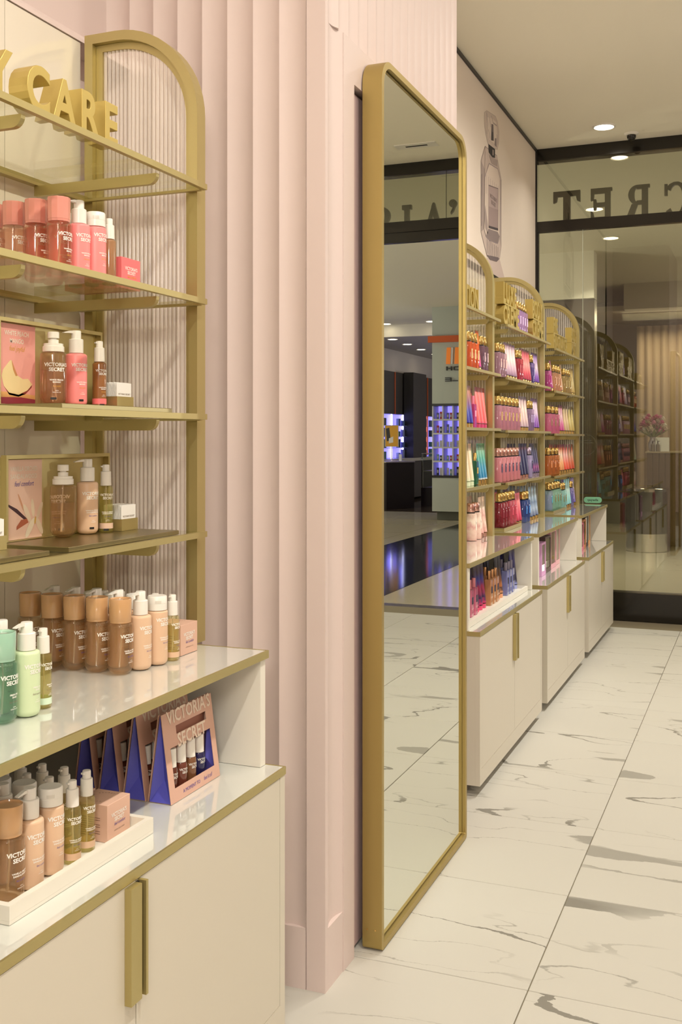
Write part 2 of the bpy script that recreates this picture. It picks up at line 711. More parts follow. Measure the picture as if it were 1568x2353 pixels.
def downlight(x, y, z, label, power=0, aim=(0, 0, 0), r=0.085, parent_name='ceiling_downlight', col=WARM):
    t = root(parent_name, label, 'ceiling light', (x, y, z), 0, 'round recessed ceiling lights')
    bm = bmesh.new()
    n = 24
    pr = [(r, 0.0), (r, -0.008), (r * 0.86, -0.010), (r * 0.80, -0.004), (r * 0.78, 0.0)]
    lathe(bm, pr, seg=n, cap=False)
    obj('trim_ring', bm, WHITE, t, smooth=True)
    obj('lens', LT([(r * 0.77, -0.002), (r * 0.6, -0.010), (r * 0.3, -0.013), (0.002, -0.014)], seg=n), LAMP, t, smooth=True)
    if power:
        d = bpy.data.lights.new('downlight_lamp', 'AREA')
        d.shape = 'DISK'
        d.size = 0.08
        d.energy = power
        d.color = col
        d.spread = R(125)
        o = bpy.data.objects.new('downlight_lamp', d)
        C.objects.link(o)
        o.parent = t
        o.location = (0, 0, -0.03)
        o.rotation_euler = aim
    return t


for k, y in enumerate((0.1, 1.4, 2.7, 4.0, 5.3, 6.2)):
    downlight(0.25, y, ZC, 'recessed ceiling light over the aisle, %s from the shop front' % ('sixth', 'fifth', 'fourth', 'third', 'second', 'first')[k], (12, 17, 5, 6, 18, 20)[k], (0, R(22), 0))
downlight(-1.094, 7.96, ZC, 'lit round downlight in the ceiling above the far shelving', 4)
t = root('security_camera', 'small black dome camera on white ceiling plate by the black beam', 'camera', (-0.925, 8.22, ZC))
obj('mount_plate', LT([(0.055, 0), (0.055, -0.006), (0.045, -0.014), (0.040, -0.016)], seg=20), WHITE, t, smooth=True)
obj('dome', LT([(0.034, -0.016), (0.034, -0.028), (0.028, -0.045), (0.015, -0.056), (0.002, -0.058)], seg=20), BLACK, t, smooth=True)
t = root('air_vent', 'white rectangular ceiling vent with one dark slot, seen in the mirror', 'vent', (0.57, 7.92, ZC))
bm = bmesh.new()
ring_prism(bm, [(-0.17, -0.06), (0.17, -0.06), (0.17, 0.06), (-0.17, 0.06)], [(-0.09, -0.014), (0.09, -0.014), (0.09, 0.014), (-0.09, 0.014)], 'z', -0.006, 0.0)
obj('plate', bm, WHITE, t)
obj('slot', B(-0.0895, 0.0895, -0.0135, 0.0135, -0.0068, -0.001), DARK, t)

# ---------------------------------------------------------------- facade letters (read from the mall side, so mirrored from in here)
SIGN = P('sign_metal', '#3f3a33', 0.4, 0.3)


def serif_letter(ch, xc, wd, label, z0=3.135, h=0.268, y0=YF + 0.05, dp=0.035):
    """letters are drawn as read from outside (viewer looks along -Y), so u runs to -X"""
    bm = bmesh.new()
    st = wd * 0.26      # stem
    bar = h * 0.15

    def bx(u0, u1, v0, v1):
        box(bm, xc - u1, xc - u0, y0, y0 + dp, z0 + v0, z0 + v1)

    def arc(cu, cv, ru, rv, a0, a1, tk, n=14):
        o, i = [], []
        for k in range(n + 1):
            a = a0 + (a1 - a0) * k / n
            th = tk * (0.55 + 0.45 * abs(math.cos(a)))
            o.append((xc - (cu + ru * math.cos(a)), z0 + cv + rv * math.sin(a)))
            i.append((xc - (cu + (ru - th) * math.cos(a)), z0 + cv + (rv - th * 0.7) * math.sin(a)))
        prism(bm, o + i[::-1], 'y', y0, y0 + dp)

    def poly(p):
        prism(bm, [(xc - u, z0 + v) for u, v in p], 'y', y0, y0 + dp)
    hw = wd / 2
    if ch == 'T':
        bx(-st / 2, st / 2, 0, h - bar)
        poly([(-hw, h), (hw, h), (hw, h * .66), (hw - st * .45, h * .70), (hw - st * .6, h - bar), (-hw + st * .6, h - bar), (-hw + st * .45, h * .70), (-hw, h * .66)])
        bx(-st, st, 0, bar * .5)
    elif ch == 'E':
        bx(-hw, -hw + st * .5, h - bar * .6, h)
        bx(-hw + st * .3, -hw + st * 1.3, 0, h - bar)
        bx(-hw, -hw + st, 0, bar * .5)
        poly([(-hw + st * .3, h), (hw, h), (hw, h * .64), (hw - st * .5, h * .68), (hw - st * .6, h - bar), (-hw + st * .3, h - bar)])
        poly([(-hw + st * 1.3, h * .46), (hw * .45, h * .46), (hw * .5, h * .36), (hw * .75, h * .36), (hw * .75, h * .68), (hw * .5, h * .68), (hw * .45, h * .57), (-hw + st * 1.3, h * .57)])
        poly([(-hw + st * .3, 0), (hw, 0), (hw, h * .34), (hw - st * .4, h * .3), (hw - st * .6, bar), (-hw + st * .3, bar)])
    elif ch == 'R':
        bx(-hw, -hw + st * .5, h - bar * .6, h)
        bx(-hw + st * .3, -hw + st * 1.3, 0, h)
        bx(-hw, -hw + st * 1.7, 0, bar * .5)
        arc(hw * .02, h * .715, hw * .80, h * .285, -PI / 2, PI / 2, st)
        bx(-hw + st, hw * .1, h - bar * .75, h)
        bx(-hw + st, hw * .1, h * .43, h * .43 + bar * .75)
        poly([(0, h * .45), (st, h * .45), (hw * 1.05, 0), (hw * .45, 0)])
    elif ch == 'C' or ch == 'O' or ch == 'S':
        if ch == 'C':
            arc(0, h * .5, hw, h * .5, R(42), R(318), st)
            bx(hw * .62, hw * .86, h * .62, h * .95)
        elif ch == 'O':
            arc(0, h * .5, hw, h * .5, 0, 2 * PI, st)
        else:
            arc(0, h * .74, hw * .8, h * .26, R(20), R(270), st)
            arc(0, h * .26, hw * .8, h * .26, R(-160), R(90), st)
    elif ch == 'I':
        bx(-st / 2, st / 2, 0, h)
        poly([(-st, h), (st, h), (st, h * .86), (-st, h * .86)])
        bx(-st, st, 0, bar * .5)
    elif ch == 'A':
        poly([(-hw, 0), (-hw + st * .8, 0), (hw * .12, h * .85), (-hw * .05, h)])
        poly([(hw, 0), (hw - st * 1.1, 0), (-hw * .2, h * .88), (-hw * .05, h), (hw * .12, h)])
        bx(-hw * .5, hw * .55, h * .27, h * .38)
    elif ch == "'":
        arc(0, h * .93, wd * .55, wd * .55, 0, 2 * PI, wd * .5)
        poly([(wd * .5, h * .93), (wd * .1, h * .70), (-wd * .3, h * .60), (-wd * .3, h * .66), (0, h * .80)])
    elif ch == 'V':
        poly([(-hw, h), (-hw + st, h), (hw * .2, 0), (-hw * .1, 0)])
        poly([(hw, h), (hw - st * .7, h), (-hw * .1, 0), (hw * .2, 0)])
    o = obj('sign_letter', bm, SIGN)
    tag(o, label, 'sign letter', 'grey letters of the sign over the shop front')
    return o


serif_letter('T', -1.458, 0.213, 'grey metal letter T above the shop window, seen reversed from inside')
serif_letter('E', -1.185, 0.165, 'grey metal letter E above the shop window, between T and R')
serif_letter('R', -0.905, 0.180, 'first grey metal letter R above the shop window, third from the left wall')
serif_letter('C', -0.620, 0.200, 'curved grey metal letter C above the shop window at the picture edge')
serif_letter('E', -0.33, 0.165, 'second grey metal letter E above the shop window, right of the C')
serif_letter('S', -0.06, 0.16, 'grey metal letter S closest to the letter C over the window')
serif_letter('S', 0.21, 0.16, 'grey metal letter S over the doorway, left of the apostrophe')
serif_letter("'", 0.43, 0.06, 'grey apostrophe of the sign, seen in the tall mirror')
serif_letter('A', 0.600, 0.17, 'grey letter A of the sign, seen in the tall mirror')
serif_letter('I', 0.835, 0.16, 'grey letter I of the sign, seen in the tall mirror')
serif_letter('R', 1.06, 0.18, 'second grey letter R of the sign, cut by the mirror edge')

# stickers on the lower pane
t = root('payment_sticker', 'mint green pill shaped sticker on the shop window', 'sticker', (-1.243, YF - 0.0048, 0.933))
pill = []
for k in range(24):
    a = 2 * PI * k / 24
    pill.append((math.cos(a) * 0.024 + (0.046 if math.cos(a) > 0 else -0.046), math.sin(a) * 0.024))
obj('backing', prism(bmesh.new(), pill, 'y', -0.001, 0.0), P('mint_vinyl', '#86c9a4', 0.5), t)
put('lettering', text_mesh('lettering', [(text2d('afterpay', 0.026, 0.01), 0, -0.008, 0)], lambda u, v, w: (-u, -0.0014, v), [INKB]), t)
t = root('round_sticker', 'faint round ring sticker on the dark shop window', 'sticker', (-1.30, YF - 0.0048, 1.37))
circ = [(math.cos(2 * PI * k / 32), math.sin(2 * PI * k / 32)) for k in range(32)]
FAINT = tint('faint_vinyl', '#9a978a', 0.16, 0.5)
obj('ring', ring_prism(bmesh.new(), [(a * .085, b * .085) for a, b in circ], [(a * .081, b * .081) for a, b in circ], 'y', -0.0006, 0), FAINT, t)
for q, hw_ in enumerate((0.045, 0.06)):
    obj('line', B(-hw_, hw_, -0.0006, 0, 0.030 - 0.018 * q, 0.034 - 0.018 * q), FAINT, t)

# ---------------------------------------------------------------- poster
PX = XB + 0.004
t = root('framed_poster', 'large wall poster of a clear perfume bottle in a thin black frame', 'poster', (XB, 6.9, 2.49))
ty, tz = 6.9, 2.49


def pposter(name, pts, mat, k):
    bm = bmesh.new()
    sheet(bm, [(y - ty, z - tz) for y, z in pts], 'x', 0.0105 + 0.0004 * k)
    return obj(name, bm, mat, t)


bm = bmesh.new()
y0, y1, z0, z1 = 4.4, YF - 0.025, 2.49, ZC - 0.002
box(bm, 0, 0.010, y0 - ty + 0.02, y1 - ty - 0.02, 0.03, z1 - tz - 0.02)
obj('fabric_print', bm, P('poster_fabric', (0.76, 0.66, 0.57), 0.75), t)
bm = bmesh.new()
ring_prism(bm, [(y0 - ty, 0), (y1 - ty, 0), (y1 - ty, z1 - tz), (y0 - ty, z1 - tz)],
           [(y0 - ty + .022, .032), (y1 - ty - .012, .032), (y1 - ty - .012, z1 - tz - .022), (y0 - ty + .022, z1 - tz - .022)], 'x', 0.0, 0.022)
obj('frame', bm, BLACKM, t)
pr = lambda c: P('print_' + c.strip('#'), c, 0.75)
def pline(pts, w, col, k, closed=False):
    bm = bmesh.new()
    q = list(pts) + ([pts[0]] if closed else [])
    for (a, b), (c, d) in zip(q, q[1:]):
        n = Vector((-(d - b), c - a))
        if n.length < 1e-6:
            continue
        n = n.normalized() * w / 2
        sheet(bm, [(a + n.x - ty, b + n.y - tz), (c + n.x - ty, d + n.y - tz), (c - n.x - ty, d - n.y - tz), (a - n.x - ty, b - n.y - tz)], 'x', 0.0105 + 0.0004 * k)
    return obj('bottle_print', bm, pr(col), t)


OUT = [(6.731, 3.335), (6.625, 3.217), (6.621, 2.754), (6.784, 2.622), (7.136, 2.66), (7.185, 2.754), (7.19, 3.218), (7.056, 3.355)]
CAV = [(6.837, 3.248), (6.721, 3.133), (6.7, 2.788), (6.752, 2.747), (6.869, 2.739), (7.079, 2.757), (7.136, 2.805), (7.152, 3.217), (7.079, 3.27)]
pposter('bottle_print', [(6.77, 2.612), (7.15, 2.655), (7.33, 2.523), (6.85, 2.524)], pr('#c9b6ad'), 0)
pposter('bottle_print', OUT, pr('#c4b2a8'), 1)
pposter('bottle_print', [(6.621, 3.217), (6.721, 3.184), (6.7, 2.788), (6.629, 2.755)], pr('#a5958f'), 2)
pposter('bottle_print', [(6.621, 3.12), (6.655, 3.14), (6.645, 2.80), (6.624, 2.79)], pr('#8b7c7a'), 3)
pposter('bottle_print', [(7.152, 3.217), (7.19, 3.218), (7.185, 2.754), (7.136, 2.805)], pr('#b0a099'), 2)
pposter('bottle_print', CAV, pr('#d6c5b8'), 3)
for q in range(7):
    yy = 6.75 + q * 0.055
    pposter('bottle_print', [(yy, 3.03), (yy + 0.02, 3.03), (yy + 0.02, 3.16), (yy, 3.15)], pr('#c8b7ac'), 4)
pposter('bottle_print', [(6.70, 2.86), (6.735, 2.80), (6.80, 2.77), (6.80, 2.84), (6.73, 2.95)], pr('#a5958f'), 4)
pposter('bottle_print', [(6.752, 2.752), (6.869, 2.739), (7.079, 2.757), (7.136, 2.816), (7.079, 2.837), (6.815, 2.81)], pr('#8b7c7a'), 4)
for q in range(7):
    yy = 6.78 + q * 0.05
    pposter('bottle_print', [(yy, 2.64), (yy + 0.014, 2.642), (yy + 0.014, 2.735), (yy, 2.735)], pr('#9c8c88'), 4)
pposter('bottle_print', [(6.78, 2.63), (7.10, 2.665), (7.12, 2.655), (7.05, 2.628), (6.86, 2.612)], pr('#6f6264'), 5)
pline(OUT, 0.005, '#9a8b87', 4, True)
pline(CAV, 0.005, '#94858a', 5, True)
pline([(6.731, 3.335), (6.721, 3.184), (6.70, 2.79)], 0.006, '#a09089', 5)
pposter('bottle_print', [(6.82, 3.1), (7.09, 3.136), (7.086, 2.847), (6.82, 2.816)], pr('#b09c98'), 5)
pposter('bottle_print', [(6.82, 2.96), (7.09, 2.99), (7.086, 2.847), (6.82, 2.816)], pr('#a08c89'), 6)
pposter('bottle_print', [(6.82, 2.832), (7.086, 2.863), (7.086, 2.847), (6.82, 2.816)], pr('#4a4144'), 7)
pline([(6.82, 3.1), (7.09, 3.136), (7.086, 2.847)], 0.006, '#7d6f6e', 7)
put('bottle_print', text_mesh('bottle_print', [(text2d("VICTORIA'S\nSECRET", 0.038, 0.01), 0, 0, 0)], lambda u, v, w: (0.0136, 6.955 - ty + u, 3.03 - tz + v), [pr('#94827f')]), t)
STP = [(6.717, 3.552), (6.773, 3.582), (7.022, 3.614), (7.079, 3.595), (7.125, 3.538), (7.12, 3.473), (7.079, 3.403), (6.934, 3.377), (6.815, 3.372), (6.773, 3.402), (6.717, 3.463)]
pposter('bottle_print', STP, pr('#cbbab0'), 1)
pposter('bottle_print', [(6.78, 3.54), (6.9, 3.57), (7.04, 3.58), (7.07, 3.50), (7.0, 3.42), (6.84, 3.41), (6.77, 3.46)], pr('#dacabe'), 2)
pline(STP, 0.004, '#b3a49c', 2, True)
for pts in ([(6.77, 3.57), (6.80, 3.50), (6.78, 3.43)], [(6.90, 3.585), (6.95, 3.55), (7.06, 3.56)], [(7.05, 3.50), (7.09, 3.44)], [(6.82, 3.47), (6.86, 3.42)], [(6.85, 3.56), (6.88, 3.50)]):
    pline(pts, 0.009, '#a3948f', 3)
pposter('bottle_print', [(6.901, 3.53), (6.956, 3.54), (6.967, 3.432), (6.89, 3.417)], pr('#6f6264'), 3)
pposter('bottle_print', [(6.91, 3.48), (6.95, 3.485), (6.955, 3.432), (6.90, 3.42)], pr('#4c4446'), 4)
pposter('bottle_print', [(7.0, 3.46), (7.04, 3.47), (7.05, 3.41), (6.99, 3.41)], pr('#8b7c7a'), 3)
pposter('bottle_print', [(6.826, 3.307), (7.079, 3.328), (7.067, 3.283), (6.912, 3.266)], pr('#a5958f'), 4)
pposter('bottle_print', [(6.82, 3.373), (7.0, 3.386), (7.0, 3.325), (6.923, 3.311), (6.826, 3.32)], pr('#2b2728'), 5)
pposter('bottle_print', [(6.93, 3.365), (6.955, 3.367), (6.955, 3.33), (6.93, 3.328)], pr('#b5a39c'), 6)

# ---------------------------------------------------------------- tall mirror
MY0, MY1, MZ0, MZ1 = 2.722, 3.618, 0.004, 2.478
t = root('standing_mirror', 'tall gold framed mirror with rounded corners standing against the pink wall', 'mirror', (-1.005, (MY0 + MY1) / 2, MZ0))
hw, hh = (MY1 - MY0) / 2, MZ1 - MZ0


def rrect(hw, h0, h1, rt, rb, n=8):
    p = []
    for cy, cz, r, a0 in ((-hw + rb, h0 + rb, rb, PI), (hw - rb, h0 + rb, rb, 1.5 * PI), (hw - rt, h1 - rt, rt, 0), (-hw + rt, h1 - rt, rt, .5 * PI)):
        for k in range(n + 1):
            a = a0 + (PI / 2) * k / n
            p.append((cy + r * math.cos(a), cz + r * math.sin(a)))
    return p


bm = ring_prism(bmesh.new(), rrect(hw, 0, hh, 0.075, 0.012), rrect(hw - .018, .018, hh - .018, 0.060, 0.004), 'x', -0.026, 0.031)
es = [e for e in bm.edges if len(e.link_faces) == 2 and e.calc_face_angle(0) > 1.2]
bmesh.ops.bevel(bm, geom=es, offset=0.003, segments=2, affect='EDGES', profile=0.5)
obj('frame', bm, MGOLD, t, smooth=True)
obj('gap_strip', ring_prism(bmesh.new(), rrect(hw - .0185, .0185, hh - .0185, 0.0595, 0.004), rrect(hw - .022, .022, hh - .022, 0.056, 0.004), 'x', -0.02, 0.012), DARK, t)
obj('mirror_glass', prism(bmesh.new(), rrect(hw - .0225, .0225, hh - .0225, 0.0555, 0.003), 'x', -0.012, 0.0185), MIRROR, t)
for yy in (-hw + 0.06, hw - 0.06):
    obj('foot', B(-0.015, 0.015, yy - 0.012, yy + 0.012, -0.004, 0.0005), DARK, t)
for dx in (-0.012, 0.012):
    obj('screw', LT([(0.0025, -0.0008), (0.0025, 0.0008)], seg=10), GOLD2, t, loc=(dx, -hw - 0.0002, 0.055), rot=(R(90), 0, 0))

# ================================================================ SHELVING BAYS
ZLO, ZUP = 0.652, 0.921      # the two counter tops
XUP, XSH, XAR, XBK = -1.080, -1.250, -1.277, -1.605


def quarter_frame(x0, x1, z0, z1, rad, n=14):
    """outline (x,z) of a panel with one rounded upper corner on the room side"""
    p = [(x0, z0), (x1, z0)]
    for k in range(n + 1):
        a = (PI / 2) * k / n
        p.append((x1 - rad + rad * math.cos(a), z1 - rad + rad * math.sin(a)))
    p.append((x0, z1))
    return p


def arched_panel(y, label, first=False, xf=XAR, rib=0.0135):
    t = root('arched_end_panel', label, 'panel', (-1.44, y, ZUP), 0, 'arched fluted glass end panels')
    bm = bmesh.new()
    o = quarter_frame(XBK, xf, ZUP, 2.446, 0.235)
    i = quarter_frame(XBK + .024, xf - .024, ZUP + .024, 2.422, 0.211)
    ring_prism(bm, o, i, 'y', y, y + 0.040)
    i2 = quarter_frame(XBK + .044, xf - .040, ZUP + .038, 2.404, 0.195)
    i1 = quarter_frame(XBK + .0245, xf - .0245, ZUP + .0245, 2.4215, 0.2105)
    ring_prism(bm, i1, i2, 'y', y + 0.016, y + 0.034)
    bm.transform(Matrix.Translation((1.44, -y, -ZUP)))
    obj('frame', bm, GOLD, t)
    # fluted pane: ribs that follow the arch
    bm = bmesh.new()
    xa, xb = XBK + .042, xf - .038
    n = max(4, int((xb - xa) / rib))
    w = (xb - xa) / n

    def top(x):
        cx = xf - 0.235
        if x <= cx:
            return 2.406
        q = max(0.0, 0.195 ** 2 - (x - cx) ** 2)
        return 2.446 - 0.235 + math.sqrt(q) + 0.002
    seg = 5
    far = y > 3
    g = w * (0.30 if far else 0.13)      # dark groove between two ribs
    bm.verts.ensure_lookup_table()

    def quad(xa_, ya_, xb_, yb_, mi):
        f = bm.faces.new([bm.verts.new(p) for p in ((xa_ + 1.44, 0.022 + ya_, 0.045), (xb_ + 1.44, 0.022 + yb_, 0.045), (xb_ + 1.44, 0.022 + yb_, top(xb_) - ZUP), (xa_ + 1.44, 0.022 + ya_, top(xa_) - ZUP))])
        f.material_index = mi
        f.smooth = True
    for k in range(n):
        x0 = xa + k * w
        quad(x0, 0.0, x0 + g, 0.0, 1)
        for s_ in range(seg):
            u0, u1 = s_ / seg, (s_ + 1) / seg
            quad(x0 + g + (w - g) * u0, -0.0034 * math.sin(PI * u0), x0 + g + (w - g) * u1, -0.0034 * math.sin(PI * u1), 0)
    bmesh.ops.remove_doubles(bm, verts=bm.verts[:], dist=1e-5)
    me = bpy.data.meshes.new('fluted_glass')
    bm.to_mesh(me)
    bm.free()
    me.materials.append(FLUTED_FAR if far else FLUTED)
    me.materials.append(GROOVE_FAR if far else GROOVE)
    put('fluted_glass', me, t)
    for zz in (1.12, 2.425):
        obj('screw', LT([(0.004, 0), (0.0035, 0.003), (0.001, 0.004)], seg=10), GOLD2, t, loc=(-1.49 + 1.44, 0.008, zz - ZUP) if zz > 2 else (XBK + .025 + 1.44, -0.0002, zz - ZUP), rot=(R(90), 0, 0))
    return t


def glass_shelf(y0, y1, z, label, group, ye):
    """front gold bar, clear glass, back rail, brackets below"""
    ym = (y0 + y1) / 2
    t = root('glass_shelf', label, 'shelf', (-1.43, ym, z), 0, group)
    ox, oy = 1.43, -ym
    obj('front_bar', B(XSH - 0.012 + ox, XSH + ox, y0 + oy, y1 + oy, -0.013, 0.0005), GOLD, t)
    obj('glass_pane', B(XBK + 0.012 + ox, XSH - 0.0125 + ox, y0 + 0.004 + oy, ye + oy, -0.009, 0.0), SHELF_GLASS, t)
    obj('back_rail', B(XBK - 0.008 + ox, XBK + 0.0115 + ox, y0 + oy, ye + oy, -0.016, -0.001), GOLD, t)
    bm = bmesh.new()
    obj('side_rail', B(XBK + 0.012 + ox, XSH - 0.013 + ox, ye - 0.012 + oy, ye + oy, -0.0155, -0.0095), GOLD, t)
    yb = y1 - 0.195
    while yb > y0 + 0.03:
        x0, x1, h = XBK + 0.0, XSH - 0.018, 0.024
        pts = [(x0 + ox, -0.0165), (x0 + ox, -h - 0.0165)]
        for k in range(7):
            a = -PI / 2 + (PI / 2) * k / 6
            pts.append((x1 - 0.022 + 0.022 * math.cos(a) + ox, -h - 0.0165 + 0.022 + 0.022 * math.sin(a)))
        pts.append((x1 + ox, -0.0165))
        obj('bracket', prism(bmesh.new(), pts, 'y', yb - 0.006 + oy, yb + 0.006 + oy), GOLD, t)
        yb -= 0.465
    return t


def handle(parent, y, oy, near=False):
    # folded channel pull: broad strip, dark slot, thin return lip
    obj('handle', B(XF + 0.001 + 1.33, XF + 0.016 + 1.33, y - 0.024 + oy, y + 0.010 + oy, 0.425, 0.632), GOLD, parent)
    obj('handle_lip', B(XF + 0.001 + 1.33, XF + 0.018 + 1.33, y + 0.016 + oy, y + 0.022 + oy, 0.428, 0.634), GOLD, parent)


def bay(y0, y1, word, shelves, arch_y, grp):
    """one run of furniture: base cabinet, riser with the upper top, arched end panel, four glass shelves"""
    ym = (y0 + y1) / 2
    t = root('base_cabinet', 'cream base cabinet with gold edged white top, %s' % word, 'cabinet', (-1.33, ym, 0), 0, 'cream base cabinets')
    ox, oy = 1.33, -ym
    obj('plinth', B(-1.62 + ox, -1.105 + ox, y0 + .05 + oy, y1 - .05 + oy, 0.0, 0.042), P('plinth_grey', '#6f6658', 0.6), t)  # recessed toe kick in a darker grey
    obj('carcass', B(-1.62 + ox, XF - 0.020 + ox, y0 + oy, y1 + oy, 0.042, 0.634), CREAM, t)
    bm = bmesh.new()
    box(bm, XF - 0.0198 + ox, XF + ox, y0 + oy, y0 + .026 + oy, 0.042, 0.634)
    box(bm, XF - 0.0198 + ox, XF + ox, y1 - .026 + oy, y1 + oy, 0.042, 0.634)
    box(bm, XF - 0.0198 + ox, XF + ox, y0 + .026 + oy, y1 - .026 + oy, 0.042, 0.105)
    obj('face_frame', bm, CREAM, t)
    yc = ym
    for a, b, ch in ((y0 + .0275, yc - .0015, 0), (yc + .0015, y1 - .0275, 1)):
        pts = [(a + oy, 0.1065), (b + oy, 0.1065), (b + oy, 0.632), (a + oy, 0.632)]
        d = obj('door', prism(bmesh.new(), pts, 'x', XF - 0.0195 + ox, XF - 0.0004 + ox), CREAM, t)
        if ch == 0:
            obj('handle', B(XF + ox, XF + 0.014 + ox, yc - .036 + oy, yc - .002 + oy, 0.425, 0.630), GOLD, d)
        else:
            obj('handle_slot', B(XF + ox, XF + 0.004 + ox, yc - .0015 + oy, yc + .0045 + oy, 0.428, 0.630), DARK, d)
            obj('handle', B(XF + ox, XF + 0.018 + ox, yc + .005 + oy, yc + .012 + oy, 0.428, 0.632), GOLD, d)
    ct = obj('counter_top', B(-1.62 + ox, XF - 0.003 + ox, y0 + .003 + oy, y1 - .003 + oy, 0.6345, ZLO), COUNTER, t)
    bm = bmesh.new()
    box(bm, XF - 0.0028 + ox, XF + 0.002 + ox, y0 - .002 + oy, y1 + .002 + oy, 0.6345, ZLO + 0.0006)
    box(bm, -1.60 + ox, XF - 0.003 + ox, y0 - .002 + oy, y0 + .0028 + oy, 0.6345, ZLO + 0.0006)
    box(bm, -1.60 + ox, XF - 0.003 + ox, y1 - .0028 + oy, y1 + .002 + oy, 0.6345, ZLO + 0.0006)
    obj('edge_trim', bm, GOLD, t)
    # riser
    r = root('riser_unit', 'open white riser with gold edged glossy upper top, %s' % word, 'riser', (-1.34, ym, ZLO), 0, 'open risers on the base cabinets')
    ox, oy, oz = 1.34, -ym, -ZLO
    for a in (y0 + .004, y1 - .030):
        obj('side_panel', B(-1.60 + ox, XUP - 0.006 + ox, a + oy, a + .026 + oy, ZLO + .0008 + oz, 0.903 + oz), CREAMW, r)
    obj('back_board', B(-1.618 + ox, -1.601 + ox, y0 + .004 + oy, y1 - .004 + oy, ZLO + .0008 + oz, 0.903 + oz), CREAMW, r)
    obj('upper_top', B(-1.62 + ox, XUP - .003 + ox, y0 + .006 + oy, y1 - .006 + oy, 0.9035 + oz, ZUP + oz), COUNTER, r)
    bm = bmesh.new()
    box(bm, XUP - .0028 + ox, XUP + .002 + ox, y0 + .001 + oy, y1 - .001 + oy, 0.9035 + oz, ZUP + .0006 + oz)
    box(bm, -1.60 + ox, XUP - .003 + ox, y0 + .001 + oy, y0 + .0058 + oy, 0.9035 + oz, ZUP + .0006 + oz)
    box(bm, -1.60 + ox, XUP - .003 + ox, y1 - .0058 + oy, y1 - .001 + oy, 0.9035 + oz, ZUP + .0006 + oz)
    obj('edge_trim', bm, GOLD, r)
    # back panel
    bp = root('cream_panel', 'glossy cream panel behind the glass shelves, %s' % word, 'panel', (-1.66, ym, ZUP), 0, 'cream panels of the shelving')
    ys = [y0, y1 - 0.27, y1 + 0.02] if y1 - y0 > 1 else [y0, y1]
    for a, b in zip(ys, ys[1:]):
        obj('panel_board', B(0.0, 0.036, a + .001 - ym, b - .001 - ym, 0.001, 2.434 - ZUP), BACKP, bp)
    arched_panel(arch_y, 'arched gold and fluted glass end panel of the %s' % grp, rib=0.0118 if y0 < 2 else 0.0155)
    for k, z in enumerate(shelves):
        glass_shelf(y0 + 0.02, y1 + 0.012, z, '%s glass shelf of the %s' % (('topmost', 'second', 'third', 'lowest')[k], grp), 'glass shelves of the %s' % grp, arch_y - 0.002)


NEAR, U1, U2, U3 = 'near left bay', 'first far bay beside the mirror', 'middle far bay', 'last far bay beside the shop window'
SH = {'N': (2.035, 1.757, 1.478, 1.194), 1: (2.030, 1.750, 1.470, 1.190), 2: (2.025, 1.745, 1.463, 1.184), 3: (2.010, 1.732, 1.450, 1.172)}
bay(0.97, 2.225, 'under the near left shelves', SH['N'], 2.235, NEAR)
bay(4.05, 5.305, 'nearest the tall mirror', SH[1], 5.245, U1)
bay(5.45, 6.680, 'in the middle of the far row', SH[2], 6.590, U2)
bay(6.85, 8.035, 'beside the shop window', SH[3], 7.955, U3)

# ================================================================ NEAR GOODS
RES = {}


def proto(key, fn):
    if key not in RES:
        RES[key] = fn()
    return RES[key]


def place(key, parts, name, label, cat, loc, rotz=0.0, group=None, k=1.0):
    """parts: list of (name, mesh, [children]) sharing mesh data"""
    t = root(name, label, cat, loc, rotz, group)
    t.scale = (k, k, k)
    for nm, me, kids in parts:
        p = put(nm, me, t)
        for n2, m2 in kids:
            put(n2, m2, p)
    return t


def vs_blocks(sz, z0, sub, z1, script, z2, tail=None, z3=0, ss=0.42, inks=(0, 1)):
    b = [(text2d("VICTORIA'S", sz, 0.034, xs=1.0), 0, z0, 0), (text2d('SECRET', sz, 0.034), 0.0008, z0 - sz * 0.98, 0)]
    for k, l in enumerate(sub):
        b.append((text2d(l, sz * ss, 0.03, xs=1.05), 0, z1 - k * sz * ss * 1.05, 0))
    if script:
        b.append((text2d(script, sz * 0.5, 0.0, shear=0.35, xs=0.85), 0, z2, 1))
    if tail:
        for k, l in enumerate(tail):
            b.append((text2d(l, sz * 0.26, 0.01), 0, z3 - k * sz * 0.34, 0))
    return b


def rounded_body(r, h, rb, shoulder, neck, n=5):
    p = [(r * 0.35, 0.0)]
    for k in range(n + 1):
        a = -PI / 2 + (PI / 2) * k / n
        p.append((r - rb + rb * math.cos(a), rb + rb * math.sin(a)))
    for k in range(n + 1):
        a = (PI / 2) * k / n
        p.append((r - shoulder + shoulder * math.cos(a), h - shoulder + shoulder * math.sin(a)))
    p.append((neck, h + 0.0008))
    return p


